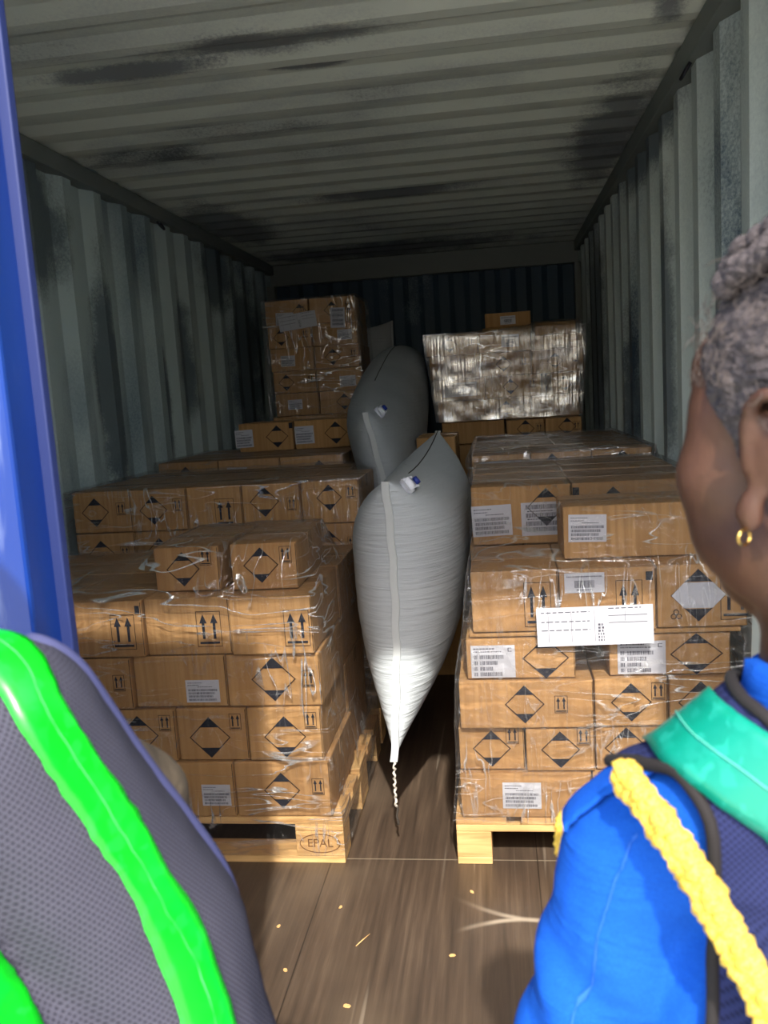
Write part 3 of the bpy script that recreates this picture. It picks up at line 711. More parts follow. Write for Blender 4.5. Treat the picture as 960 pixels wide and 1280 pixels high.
# ------------------------------------------------------------------ packing papers
def paper(x, y, z, w, h, style, tilt, label, seed):
    mb = sticker(w, h, style, seed)
    for i, v in enumerate(mb.v):
        pass
    o = mb.obj('packing_slip', [M['paper'], M['text']], loc=(x, y, z)); o.rotation_euler = (0.0, -tilt, 0); return tag(o, label, 'paper', 'papers fixed to the loads')
paper(0.762, 2.318, 0.708, 0.308, 0.108, 'slip', 0.012, 'large white packing slip fixed across the front right load', 3)
paper(-0.655, 5.283, 1.822, 0.235, 0.095, 'slip', 0.10, 'white packing slip tilted on the tall back left stack', 4)
paper(-0.735, 5.287, 1.84, 0.11, 0.075, 'text', -0.03, 'small white sheet behind the tilted slip on the tall back left stack', 5)
paper(-0.405, 5.283, 1.825, 0.088, 0.12, 'pallet', -0.04, 'white pallet label with dark barcodes on the tall back left stack', 6)

# ------------------------------------------------------------------ stretch film
def film(name, label, prof, y0, y1, ztop, boxes, mat, amp=0.004, cell=0.03, front_only=False, seed=0):
    """prof: list of (z, x0, x1, dy) up to ztop; top sheet = membrane stretched over the boxes standing on ztop"""
    mb = MB(); x0, x1, dyt = prof[-1][1], prof[-1][2], prof[-1][3]
    ya = y0+dyt
    nx = max(4, int((x1-x0)/cell)); ny = max(4, int((y1-ya)/cell))
    H = [[ztop]*(ny+1) for _ in range(nx+1)]; O = [[ztop]*(ny+1) for _ in range(nx+1)]
    for i in range(nx+1):
        for j in range(ny+1):
            x, y = x0+(x1-x0)*i/nx, ya+(y1-ya)*j/ny
            for b in boxes:
                m_ = cell*0.55
                if b[0]-m_ <= x <= b[1]+m_ and b[2]-m_ <= y <= b[3]+m_: O[i][j] = max(O[i][j], b[4]+0.005)
            H[i][j] = O[i][j]
    for it in range(60):
        for i in range(1, nx):
            for j in range(1, ny):
                H[i][j] = max(O[i][j], (H[i-1][j]+H[i+1][j]+H[i][j-1]+H[i][j+1])/4)
    vs = []; fs = []
    for i in range(nx+1):
        for j in range(ny+1):
            x, y = x0+(x1-x0)*i/nx, ya+(y1-ya)*j/ny
            e = 0 if i in (0, nx) or j in (0, ny) else 1
            w = noise.noise(Vector((x*7+seed, y*7, 3.1)))*amp + noise.noise(Vector((x*22+seed, y*9, 1.1)))*amp*0.6
            vs.append((x, y, H[i][j]+abs(w)*e))
    for i in range(nx):
        for j in range(ny): fs.append((i*(ny+1)+j, (i+1)*(ny+1)+j, (i+1)*(ny+1)+j+1, i*(ny+1)+j+1))
    mb.add(vs, fs)
    # skirts: front, left, right(, back)
    nz = max(6, int((ztop-prof[0][0])/0.025))
    def at(z):
        for (za, a0, a1, d0), (zb, b0, b1, d1) in zip(prof[:-1], prof[1:]):
            if za <= z <= zb:
                t = (z-za)/(zb-za); return a0+(b0-a0)*t, a1+(b1-a1)*t, d0+(d1-d0)*t
        return prof[-1][1:]
    def skirt(n, fn):
        vs = []; fs = []
        for k in range(nz+1):
            z = prof[0][0]+(ztop-prof[0][0])*k/nz
            for i in range(n+1): vs.append(fn(i/n, z, k in (nz,)))
        for k in range(nz):
            for i in range(n): fs.append((k*(n+1)+i, k*(n+1)+i+1, (k+1)*(n+1)+i+1, (k+1)*(n+1)+i))
        mb.add(vs, fs)
    def wob(a, b, e): return 0 if e else abs(noise.noise(Vector((a*11+seed, b*17, 0.7))))*amp + abs(noise.noise(Vector((a*5-b*30, b*9+seed, 2.7))))*amp*0.7
    def fr(t, z, e): a, b, d = at(z); x = a+(b-a)*t; return (x, y0+d-wob(x, z, e or t in (0, 1)), z)
    def lf(t, z, e): a, b, d = at(z); y = y0+d+(y1-y0-d)*t; return (max(-1.173, a-wob(y, z, e or t in (0, 1))), y, z)
    def rt(t, z, e): a, b, d = at(z); y = y0+d+(y1-y0-d)*t; return (min(1.173, b+wob(y, z, e or t in (0, 1))), y, z)
    def bk(t, z, e): a, b, d = at(z); x = a+(b-a)*t; return (x, y1, z)
    skirt(nx, fr); skirt(ny, lf); skirt(ny, rt); skirt(nx, bk)
    o = mb.obj(name, mat, None, True); tag(o, label, 'plastic film', 'stretch film round the loads'); return o
film('stretch_film', 'clear wrinkled film tented over the front left load and its two loose cartons',
     [(0.03, -1.172, 0.029, -0.008), (0.146, -1.172, 0.029, -0.008), (0.318, -1.165, 0.012, -0.010), (0.48, -1.165, 0.002, -0.006), (0.642, -1.165, 0.004, -0.010), (0.82, -1.165, -0.006, -0.012)],
     2.332, 3.145, 0.82, [(-0.505, -0.302, 2.42, 2.80, 0.952), (-0.27, -0.068, 2.41, 2.80, 0.956)], M['film'], amp=0.006, seed=1)
film('stretch_film', 'clear film stretched round the front right load and over its loose carton',
     [(0.135, 0.35, 1.160, -0.006), (0.28, 0.366, 1.14, -0.006), (0.412, 0.368, 1.15, -0.008), (0.553, 0.376, 1.165, -0.01), (0.68, 0.402, 1.17, -0.008), (0.868, 0.424, 1.172, -0.012)],
     2.334, 3.545, 0.868, [(0.694, 1.068, 2.45, 2.70, 1.018), (0.432, 1.125, 2.725, 3.5, 1.056)], M['film2'], amp=0.005, seed=2)
film('stretch_film', 'clear crinkled film round the second load on the left',
     [(0.15, -1.17, 0.008, 0), (1.055, -1.168, 0.012, -0.004)], 3.172, 3.995, 1.055, [], M['film'], amp=0.010, seed=3)
film('stretch_film', 'clear film over the third load on the left',
     [(0.15, -1.165, -0.205, 0), (1.088, -1.165, -0.205, 0)], 4.085, 4.915, 1.088, [], M['film'], amp=0.008, seed=4)
film('stretch_film', 'dull film round the tall back left stack',
     [(0.2, -0.88, -0.262, 0), (1.25, -0.88, -0.265, 0), (1.96, -0.878, -0.288, 0)], 5.288, 5.81, 1.96, [], M['film2'], amp=0.006, seed=5)
film('stretch_film', 'loose rumpled film lying over the second load on the right',
     [(0.15, 0.40, 1.158, 0), (1.087, 0.40, 1.158, -0.004)], 3.606, 4.85, 1.087, [], M['film2'], amp=0.02, seed=6)
film('stretch_film', 'shiny silvery film tight round the back right stack',
     [(1.165, 0.172, 1.012, 0), (1.41, 0.15, 1.03, -0.004), (1.545, 0.128, 1.045, -0.012), (1.672, 0.122, 1.04, -0.014)],
     5.085, 5.63, 1.672, [(0.755, 0.995, 5.12, 5.6, 1.70)], M['filmb'], amp=0.012, seed=7)

# ------------------------------------------------------------------ inflated dunnage bags
def airbag(name, label, A_top, A_bot, B_top, B_bot, T, vpeak, bow, nu=44, nv=56, cord=False, valve_at=None, bend=0.0, blunt=False):
    """A_*: front end corners, B_*: rear end corners; T half thickness"""
    o_ = Vector((A_bot[0], A_bot[1], A_bot[2]))
    e = empty(name, o_); tag(e, label, 'airbag', 'inflated white dunnage bags in the aisle')
    At, Ab, Bt, Bb = [Vector(p)-o_ for p in (A_top, A_bot, B_top, B_bot)]
    def fv(v):
        if v > vpeak: s = (v-vpeak)/(1-vpeak); return max(0.0, 1-s**2.1)**0.55
        s = (vpeak-v)/(1+vpeak); return max(0.0, 1-s**2.5)**0.78
    def fu(u):
        s = abs(2*u-1); return max(0.0, 1-s**3.2)**0.5
    def pt(u, v, side):
        ctr = (v+1)/2
        f0 = Ab.lerp(At, ctr); f1 = Bb.lerp(Bt, ctr)
        d = (Bb-Ab+Bt-At); d.z = 0; d.normalize(); n = Vector((d.y, -d.x, 0))
        k = 1-v*v
        f0 = f0+d*bow*k; f1 = f1-d*bow*k
        p = f0.lerp(f1, u)
        p.z -= 0.05*(4*u*(1-u))*v*abs(v)
        if blunt and u > 0.62:                                      # slack far end, rounded off
            mid = (f0.lerp(f1, u)*0+Ab.lerp(At, 0.5).lerp(Bb.lerp(Bt, 0.5), u)); w_ = math.sqrt(max(0.04, 1-((u-0.62)/0.38)**2.4)); p = mid+(p-mid)*w_
        t = T*fv(v)*fu(u)
        # sewn-edge puckers
        edge = max(0.0, 1-min(u, 1-u)/0.2)
        t *= 1+0.035*edge*math.sin(v*46+side*1.3)*(0.5+0.5*noise.noise(Vector((v*4, u*9, side))))
        t += 0.0022*noise.noise(Vector((v*26, u*4, side*3.0)))*fv(v)*fu(u)
        return p+n*(side*t + bend*4*u*(1-u))
    mb = MB(); us = [0.5-0.5*math.cos(math.pi*i/nu) for i in range(nu+1)]; vv = [-math.cos(math.pi*j/nv) for j in range(nv+1)]
    us = [0.5*a+0.5*i/nu for i, a in enumerate(us)]
    for side in (1, -1):
        vs = [pt(u, v, side) for u in us for v in vv]; fs = []
        for i in range(nu):
            for j in range(nv):
                q = (i*(nv+1)+j, (i+1)*(nv+1)+j, (i+1)*(nv+1)+j+1, i*(nv+1)+j+1); fs.append(q if side > 0 else q[::-1])
        mb.add(vs, fs)
    me = mb.mesh('bag', M['bag']); bm = bmesh.new(); bm.from_mesh(me); bmesh.ops.remove_doubles(bm, verts=bm.verts[:], dist=1e-5); bmesh.ops.recalc_face_normals(bm, faces=bm.faces[:]); bm.to_mesh(me); bm.free()
    me.polygons.foreach_set('use_smooth', [True]*len(me.polygons))
    o = bpy.data.objects.new('bag', me); C.objects.link(o); o.parent = e
    # sewn end seams: thick webbing following each end edge
    d = (Bb-Ab); d.z = 0; d.normalize(); n = Vector((d.y, -d.x, 0))
    for u, sg in ((0.0, -1), (1.0, 1)):
        mb = MB(); vs = []; fs = []; K = 48; w = 0.011
        for k in range(K+1):
            v = -1+2*k/K; p = pt(u, v, 1); wig = 0.002*math.sin(v*19)
            for a, b in ((-w, 0), (w, 0), (w, 0.010), (-w, 0.010)): vs.append(p+n*(a+wig)+d*sg*(b-0.003+0.0))
        for k in range(K):
            for a in range(4): fs.append((k*4+a, k*4+(a+1) % 4, (k+1)*4+(a+1) % 4, (k+1)*4+a))
        fs.append((0, 1, 2, 3)); fs.append((K*4, K*4+1, K*4+2, K*4+3))
        mb.add(vs, fs); mb.obj('seam', M['seam'], e)
    mb = MB(); mb.tube([pt(k/40, 1.0, 1) for k in range(14, 41)], 0.0022, 6); t = mb.obj('top_seam', M['darkrope'], e, True)
    if cord:
        p = pt(0, -1, 1); pts = [p+Vector((0.003*math.sin(k*1.9)-0.0012*k*0.1, -0.004+0.004*math.cos(k*1.3), -0.006*k)) for k in range(25)]
        mb = MB(); mb.tube(pts, [0.0035+0.0012*math.sin(k*2.2) for k in range(25)], 8); mb.obj('cord', M['rope'], e, True)
        q = pts[-1]; mb = MB(); mb.tube([q+Vector((0.002*math.sin(k), -0.001*k, -0.006*k)) for k in range(10)], 0.0035, 7); mb.obj('cord_end', M['darkrope'], e, True)
    if valve_at:
        u, v = valve_at; p = pt(u, v, 1); q = pt(u+0.04, v, 1); r = pt(u, v-0.05, 1); nn = (q-p).cross(r-p).normalized()
        if nn.z < 0: nn = -nn
        mb = MB(); mb.tube([p-nn*0.004, p+nn*0.012, p+nn*0.014, p+nn*0.024], [0.026, 0.026, 0.017, 0.017], 20)
        vb = mb.obj('valve', M['valve'], e, True); t1 = (q-p).normalized(); t2 = nn.cross(t1)
        mb = MB(); a = p+nn*0.018
        mb.add([a+t1*x+t2*y+nn*(0.006*math.sin(x*60)) for x in (-0.045, -0.02, 0.005, 0.03) for y in (-0.02, 0.02)], [(0, 1, 3, 2), (2, 3, 5, 4), (4, 5, 7, 6)]); mb.obj('valve_tag', M['valve'], e)
        mb = MB(); mb.tube([p+nn*0.020+t1*0.028, p+nn*0.034+t1*0.032], [0.014, 0.012], 14); mb.obj('valve_cap', M['valveblue'], e, True)
    return e
airbag('dunnage_bag', 'nearest white dunnage bag with cord at its tip, wedged between the front loads', (0.198, 2.46, 1.112), (0.176, 2.43, 0.275), (0.285, 3.52, 1.195), (0.23, 3.5, 0.30), 0.186, 0.42, 0.10, cord=True, valve_at=(0.075, 0.95))
airbag('dunnage_bag', 'middle white dunnage bag, slanting up behind the nearest one', (-0.005, 3.50, 1.288), (0.14, 3.60, 0.40), (-0.02, 5.75, 1.80), (0.03, 5.75, 1.05), 0.165, 0.5, 0.07, valve_at=(0.06, 0.93), bend=-0.06, blunt=True)
airbag('dunnage_bag', 'dark shaded dunnage bag standing at the back beside the tall stack', (-0.19, 6.28, 1.86), (-0.17, 6.28, 0.012), (-0.80, 6.28, 1.86), (-0.80, 6.28, 0.012), 0.15, 0.5, 0.02)

# ------------------------------------------------------------------ litter on the floor
for i, (x, y, s) in enumerate(((0.13, 1.745, 0.012), (0.05, 2.12, 0.008), (0.40, 2.20, 0.008), (0.36, 1.93, 0.009), (-0.1, 2.03, 0.008), (-0.04, 1.86, 0.008))):
    mb = MB(); n = 7
    vs = [(s*(0.7+0.5*random.random())*math.cos(2*math.pi*k/n), s*0.6*(0.7+0.5*random.random())*math.sin(2*math.pi*k/n), 0.0004) for k in range(n)]
    vs += [(v[0]*0.8, v[1]*0.8, 0.0022+0.001*random.random()) for v in vs]
    mb.add(vs, [tuple(range(n))[::-1], tuple(range(n, 2*n))]+[(k, (k+1) % n, n+(k+1) % n, n+k) for k in range(n)])
    o = mb.obj('wood_chip', M['wood'], loc=(x, y, 0)); o.rotation_euler.z = i*1.1
    tag(o, 'pale wood chip lying on the dark plywood floor', 'wood chip', 'wood chips on the floor')
mb = MB(); mb.tube([(0.118, 1.955, 0.002), (0.13, 1.975, 0.0035), (0.146, 2.005, 0.002)], [0.0012, 0.0016, 0.001], 6); tag(mb.obj('twig', M['wood'], None, True), 'thin pale twig lying on the floor between the people', 'twig')


# ------------------------------------------------------------------ people
def fuse(name, parts, mat, parent, voxel=0.006, smooth=6, cutfn=None, disp=None):
    """grow one continuous surface from overlapping volumes"""
    me = parts.mesh(name+'_src', mat); t = bpy.data.objects.new('t', me); C.objects.link(t)
    md = t.modifiers.new('r', 'REMESH'); md.mode = 'VOXEL'; md.voxel_size = voxel
    ms = t.modifiers.new('s', 'SMOOTH'); ms.factor = 0.5; ms.iterations = smooth
    dg = bpy.context.evaluated_depsgraph_get(); out = bpy.data.meshes.new_from_object(t.evaluated_get(dg))
    bpy.data.objects.remove(t); bpy.data.meshes.remove(me); out.name = name
    if disp:
        for v, n in zip(out.vertices, [v.normal.copy() for v in out.vertices]): v.co += n*disp(v.co)
    if cutfn:
        bm = bmesh.new(); bm.from_mesh(out); bmesh.ops.delete(bm, geom=[v for v in bm.verts if cutfn(v.co)], context='VERTS')
        for _ in range(4):                                          # even out the cut rim
            mv = {}
            for v in bm.verts:
                if v.is_boundary:
                    nb = [e.other_vert(v).co for e in v.link_edges if e.is_boundary]
                    if len(nb) == 2: mv[v] = v.co*0.4+(nb[0]+nb[1])*0.3
            for v, c in mv.items(): v.co = c
        bm.to_mesh(out); bm.free()
    out.materials.clear(); out.materials.append(mat); out.polygons.foreach_set('use_smooth', [True]*len(out.polygons))
    o = bpy.data.objects.new(name, out); C.objects.link(o); o.parent = parent
    return o
def rim(name, src, r, mat, parent, keep=None):
    """piping sewn along the open rims of a garment"""
    bm = bmesh.new(); bm.from_mesh(src.data); seen = set()
    for e0 in bm.edges:
        if not e0.is_boundary or e0 in seen: continue
        loop = [e0.verts[0]]; e = e0; v = e0.verts[1]
        while e not in seen:
            seen.add(e); loop.append(v)
            nx = [x for x in v.link_edges if x.is_boundary and x not in seen]
            if not nx: break
            e = nx[0]; v = e.other_vert(v)
        pts = [p.co.copy() for p in loop]
        if len(pts) < 20: continue
        for _ in range(6): pts = [(pts[i-1]+pts[i]*2+pts[(i+1) % len(pts)])/4 for i in range(len(pts))]
        if keep and not keep(sum(pts, Vector())/len(pts)): continue
        mb = MB(); mb.tube(pts[::2], r, 8, closed=True); mb.obj(name, mat, parent, True)
    bm.free()
def strip(name, src, path, w, mat, parent, off=0.003, n=60, nt=6, th=0.0016, back=False):
    """band lying on a garment: path = [(point, across-direction)]"""
    bm = bmesh.new(); bm.from_mesh(src.data); bvh = BVHTree.FromBMesh(bm); bm.free()
    rows = []
    for k in range(n+1):
        t = k/n*(len(path)-1); i = min(int(t), len(path)-2); f = t-i
        def cr(j): return path[max(0, min(len(path)-1, j))]
        a, b, c, d = [Vector(cr(i+j)[0]) for j in (-1, 0, 1, 2)]
        p = 0.5*((2*b)+(c-a)*f+(2*a-5*b+4*c-d)*f*f+(3*b-a-3*c+d)*f**3)
        ac = Vector(cr(i)[1]).lerp(Vector(cr(i+1)[1]), f).normalized(); row = []
        for m in range(nt+1):
            q = p+ac*w*(m/nt-0.5); h = bvh.find_nearest(q)
            if back:
                h2 = bvh.ray_cast(q+Vector((0, -0.6, 0)), Vector((0, 1, 0)))
                if h2[0] is not None: h = h2
            row.append((h[0], h[1]))
        rows.append(row)
    mb = MB(); vs = []; fs = []
    for row in rows:
        for lay in (off+th, off):
            for h, nn in row: vs.append(h+nn*lay)
    R = nt+1; st = 2*R
    for k in range(n):
        for m in range(nt): fs.append((k*st+m, k*st+m+1, (k+1)*st+m+1, (k+1)*st+m)); fs.append((k*st+R+m, (k+1)*st+R+m, (k+1)*st+R+m+1, k*st+R+m+1))
        for m in (0, nt): fs.append((k*st+m, (k+1)*st+m, (k+1)*st+R+m, k*st+R+m))
    mb.add(vs, fs)
    o = mb.obj(name, mat, parent, True)
    bm = bmesh.new(); bm.from_mesh(o.data); bmesh.ops.recalc_face_normals(bm, faces=bm.faces[:]); bm.to_mesh(o.data); bm.free()
    for _ in range(1):
        for p in o.data.polygons: p.use_smooth = True
    return o
def hand(b, wrist, direc, palm_n, thumb_side):
    """palm with four unequal curled fingers and a thumb leaving its side"""
    d = Vector(direc).normalized(); nrm = Vector(palm_n); nrm = (nrm-d*nrm.dot(d)).normalized(); side = d.cross(nrm)*thumb_side
    w = Vector(wrist); b.cap(w-d*0.02, 0.022, w+d*0.02, 0.024)
    for k in range(4):
        o = (1.5-k)*0.019; b.cap(w+d*0.02+side*o*0.8, 0.0135, w+d*0.085+side*o, 0.0105)
    for k, L in enumerate((0.068, 0.077, 0.072, 0.056)):
        o = (1.5-k)*0.0205; p = w+d*0.085+side*o; dd = d
        for j, f in enumerate((0.45, 0.31, 0.24)):
            dd = (dd+nrm*(0.28+0.1*j)).normalized(); q = p+dd*L*f; b.cap(p, 0.0092-0.0008*j, q, 0.0086-0.0009*j); p = q
    p = w+d*0.022+side*0.026; q = p+(d*0.55+side*0.62+nrm*0.35).normalized()*0.042; r_ = q+(d*0.85+side*0.15+nrm*0.4).normalized()*0.03; s_ = r_+(d*0.9+nrm*0.4).normalized()*0.024
    b.cap(p, 0.0135, q, 0.0115); b.cap(q, 0.011, r_, 0.0095); b.cap(r_, 0.0095, s_, 0.008)
def head_blob(b, c, yawh, s=1.0):
    """skull, face, nose, lips, chin, ears; faces local +y turned by yawh"""
    R = Matrix.Rotation(yawh, 3, 'Z'); c = Vector(c); E = lambda p: c+R @ (Vector(p)*s)
    def el(p, rx, ry, rz): b.ball(E(p), rx*s, ry*s, rz*s, R, 24, 16)
    el((0, -0.012, 0.038), 0.074, 0.094, 0.080)                     # skull
    el((0, 0.030, 0.000), 0.064, 0.062, 0.078)                      # face
    el((0, 0.070, 0.046), 0.050, 0.024, 0.034)                      # brow
    el((0, 0.048, -0.068), 0.042, 0.040, 0.040)                     # jaw
    el((0, 0.076, -0.088), 0.020, 0.016, 0.016)                     # chin
    for sx in (1, -1):
        el((sx*0.044, 0.052, -0.014), 0.029, 0.032, 0.032); el((sx*0.046, 0.046, 0.020), 0.024, 0.028, 0.036); el((sx*0.036, 0.050, -0.044), 0.030, 0.030, 0.034)
        el((sx*0.048, 0.020, -0.055), 0.022, 0.040, 0.032)          # jaw side
        # ear: rim, lobe, concha
        e0 = Vector((sx*0.074, -0.006, 0.004))
        pts = [E(e0+Vector((sx*(0.009+0.004*math.sin(a)), -0.004-0.016*math.cos(a)*(-1), 0.002+0.028*math.sin(a)))) for a in [math.radians(x) for x in range(-60, 250, 14)]]
        b.tube(pts, 0.0046*s, 8)
        el(e0+Vector((sx*0.004, 0.002, 0.0)), 0.006, 0.014, 0.022)
        el(e0+Vector((sx*0.008, 0.010, -0.030)), 0.0055, 0.009, 0.012)
        el((sx*0.014, 0.098, -0.020), 0.010, 0.012, 0.009)          # nostril
    b.tube([E((0, 0.092, 0.030)), E((0, 0.104, 0.006)), E((0, 0.114, -0.016))], [0.009*s, 0.011*s, 0.014*s], 12)
    el((0, 0.094, -0.046), 0.024, 0.012, 0.007); el((0, 0.092, -0.058), 0.021, 0.012, 0.008)
    return E, R
def soften_head(o, E, s):
    bm = bmesh.new(); bm.from_mesh(o.data); c = E((0, 0.01, 0.0)); zl = E((0, 0, -0.11)).z
    ears = [E((0.082, -0.002, 0.002)), E((-0.082, -0.002, 0.002))]; nose = E((0, 0.105, -0.03))
    vs = [v for v in bm.verts if v.co.z > zl and min((v.co-e).length for e in ears) > 0.040*s and (v.co-nose).length > 0.034*s]
    for _ in range(30): bmesh.ops.smooth_vert(bm, verts=vs, factor=0.5, use_axis_x=True, use_axis_y=True, use_axis_z=True)
    bm.to_mesh(o.data); bm.free()
def eyes(E, s, parent):
    for sx in (1, -1):
        mb = MB(); mb.ball(E((sx*0.029, 0.076, 0.018)), 0.0125*s); p = E((sx*0.029, 0.0855, 0.018)); mb.ball(p, 0.0042*s, mi=1)
        mb.obj('eye', [mat_eye, M['ink']], parent, True)
mat_eye = mat_plain('eye_white', srgb(226, 220, 210), 0.2)
GZ = 0.16

# --- woman at the right edge: blue shirt, navy mesh vest with teal band, yellow braided cord
skinW = mat_skin('deep_brown_skin', srgb(78, 51, 36), srgb(61, 39, 28))
blueshirt = mat_cloth('blue_cotton', srgb(20, 84, 182), srgb(14, 72, 166), 14, 1.6, 0.55)
navy = mat_knit('navy_mesh', srgb(40, 46, 84), srgb(16, 19, 40), 220, 440, 0.85)
teal = mat_tape('teal_reflective', srgb(6, 130, 108), srgb(40, 160, 142))
binding = mat_plain('dark_binding', srgb(24, 20, 20), 0.85); yellow = mat_cloth('yellow_cord', srgb(228, 200, 100), srgb(206, 158, 40), 60, 1, 0.3)
trousers = mat_cloth('dark_trousers', srgb(38, 42, 60), srgb(30, 33, 50), 12); black = mat_plain('black_leather', srgb(26, 24, 24), 0.4)
hairW = mat_cloth('grey_black_hair', srgb(52, 46, 46), srgb(92, 86, 86), 90, 1, 0.8)
def Z(z): return z+GZ
wr = empty('person', (0.6802, 0.5590, -GZ), -0.27)
tag(wr, 'person in blue shirt, navy mesh vest and yellow braided shoulder cord, looking into the container', 'person')
b = MB()
TX = 0.055
def torso(b, g=0.0, arms=True, low=0.80):
    b.ball((TX, -0.005, Z(0.60)), 0.150+g, 0.105+g, 0.14+g); b.ball((TX, 0.0, Z(0.76)), 0.125+g, 0.092+g, 0.14+g)
    b.ball((TX, 0.008, Z(0.93)), 0.132+g, 0.104+g, 0.15+g); b.cap((TX-0.105, 0.0, Z(1.058)), 0.050+g, (TX+0.105, 0.0, Z(1.058)), 0.050+g)
    b.cap((TX-0.09, -0.004, Z(1.068)), 0.046+g, (TX-0.02, 0.0, Z(1.135)), 0.046+g); b.cap((TX+0.09, -0.004, Z(1.068)), 0.046+g, (TX+0.02, 0.0, Z(1.135)), 0.046+g)
ARM = dict(sh=(TX-0.127, 0.0, Z(1.040)), el=(-0.140, -0.035, Z(0.76)), wr=(-0.112, 0.07, Z(0.555)))
ARM2 = dict(sh=(TX+0.125, 0.0, Z(1.042)), el=(TX+0.205, -0.03, Z(0.77)), wr=(TX+0.19, 0.06, Z(0.555)))
torso(b)
for A, ts in ((ARM, 1), (ARM2, -1)):
    b.cap(A['sh'], 0.046, A['el'], 0.036); b.cap(A['el'], 0.034, A['wr'], 0.022); hand(b, Vector(A['wr'])+Vector((0, 0.008, -0.022)), (0, 0.30, -1), (0.5*ts, 0.3, 0.05), ts)
b.cap((TX, -0.006, Z(1.10)), 0.054, (TX, 0.012, Z(1.25)), 0.049)
for sx in (1, -1):
    b.cap((TX+sx*0.078, 0, Z(0.56)), 0.086, (TX+sx*0.082, 0.01, Z(0.27)), 0.054); b.cap((TX+sx*0.082, 0.01, Z(0.27)), 0.052, (TX+sx*0.085, -0.01, Z(-0.08)), 0.036)
    b.cap((TX+sx*0.085, -0.03, Z(-0.115)), 0.034, (TX+sx*0.095, 0.10, Z(-0.13)), 0.024)
HW_c = (TX+0.005, 0.012, Z(1.320)); HY_ = 0.88; HS = 1.10
E_, R_ = head_blob(b, HW_c, HY_, HS)
bodyW = fuse('body', b, skinW, wr, 0.0042, 3); soften_head(bodyW, E_, HS); eyes(E_, HS, wr)
# shirt
b = MB(); torso(b, 0.008)
for A in (ARM, ARM2):
    m_ = Vector(A['sh']).lerp(Vector(A['el']), 0.92); b.cap(A['sh'], 0.055, m_, 0.053)
b.tube([(TX, -0.008, Z(1.12)), (TX, 0.0, Z(1.19))], [0.064, 0.061], 24)
def shirt_fold(p):
    f = 0.0
    dx = p.x+0.10; zz = p.z-Z(1.0)
    f += 0.0035*math.sin((p.z*0.9+p.x*0.6-p.y*0.35)*95+2.2*noise.noise(p*9)) * max(0, min(1, (0.06-p.x)/0.06))*max(0, min(1, (Z(1.03)-p.z)/0.05))
    return f+0.0025*noise.noise(p*16)
shirt = fuse('shirt', b, blueshirt, wr, 0.006, 5, lambda p: p.z < Z(0.50), shirt_fold)
# trousers and shoes
b = MB(); b.ball((TX, -0.005, Z(0.58)), 0.158, 0.115, 0.12)
for sx in (1, -1):
    b.cap((TX+sx*0.078, 0, Z(0.56)), 0.094, (TX+sx*0.082, 0.01, Z(0.27)), 0.064); b.cap((TX+sx*0.082, 0.01, Z(0.27)), 0.064, (TX+sx*0.085, -0.01, Z(-0.10)), 0.055)
fuse('trousers', b, trousers, wr, 0.008, 4)
for sx in (1, -1):
    b = MB(); b.cap((TX+sx*0.085, -0.035, Z(-0.122)), 0.037, (TX+sx*0.097, 0.115, Z(-0.128)), 0.031); fuse('shoe', b, black, wr, 0.006, 4, None)
# vest
b = MB(); torso(b, 0.016)
def vest_cut(p):
    if p.z < Z(0.62): return True
    if p.x < -0.026-0.35*max(0, Z(1.06)-p.z)*0 and p.z > Z(0.86):                       # left arm hole
        if p.x < -0.095+1.15*max(0.0, -p.y)+0.75*max(0.0, Z(1.10)-p.z)*(1 if p.y < -0.02 else 0.3): return True
    if p.x > 2*TX+0.095-1.15*max(0.0, -p.y)-0.75*max(0.0, Z(1.10)-p.z)*(1 if p.y < -0.02 else 0.3): return p.z > Z(0.86)
    return (p.x-TX)**2+(p.y-0.004)**2 < (0.066+max(0, Z(1.13)-p.z)*0.0)**2 and p.z > Z(1.08)
vest = fuse('vest', b, navy, wr, 0.006, 5, vest_cut)
rim('binding', vest, 0.0044, binding, vest)
bandW = strip('reflective_band', vest, [((-0.01, 0.11, Z(0.93)), (1, 0, 0)), ((-0.025, 0.08, Z(1.08)), (1, 0, 0.2)), ((-0.052, 0.02, Z(1.145)), (0.9, 0.1, 0.6)), ((-0.032, -0.03, Z(1.145)), (0.8, 0.3, 0.55)), ((0.002, -0.065, Z(1.135)), (0.7, 0.3, 0.65)), ((0.04, -0.09, Z(1.105)), (0.8, 0.1, 0.6)), ((0.068, -0.11, Z(1.03)), (0.95, 0, 0.3)), ((0.075, -0.12, Z(0.86)), (1, 0, 0))], 0.056, teal, vest, 0.002)
strip('stitching', vest, [((-0.01, 0.11, Z(0.93)), (1, 0, 0)), ((-0.025, 0.08, Z(1.08)), (1, 0, 0.2)), ((-0.052, 0.02, Z(1.145)), (0.9, 0.1, 0.6)), ((-0.032, -0.03, Z(1.145)), (0.8, 0.3, 0.55)), ((0.002, -0.065, Z(1.135)), (0.7, 0.3, 0.65)), ((0.04, -0.09, Z(1.105)), (0.8, 0.1, 0.6)), ((0.068, -0.11, Z(1.03)), (0.95, 0, 0.3)), ((0.075, -0.12, Z(0.86)), (1, 0, 0))], 0.0010, mat_plain('pale_teal_thread', srgb(84, 186, 166), 0.7), bandW, 0.0042, th=0.0006, nt=2)
strip('sleeve_seam', shirt, [((-0.072, -0.06, Z(1.09)), (1, 0, 0)), ((-0.092, -0.07, Z(1.03)), (1, 0, 0)), ((-0.112, -0.08, Z(0.94)), (1, 0, 0)), ((-0.128, -0.085, Z(0.84)), (1, 0, 0))], 0.0012, mat_plain('blue_thread', srgb(26, 92, 190), 0.8), shirt, 0.0006, th=0.0008, nt=2)
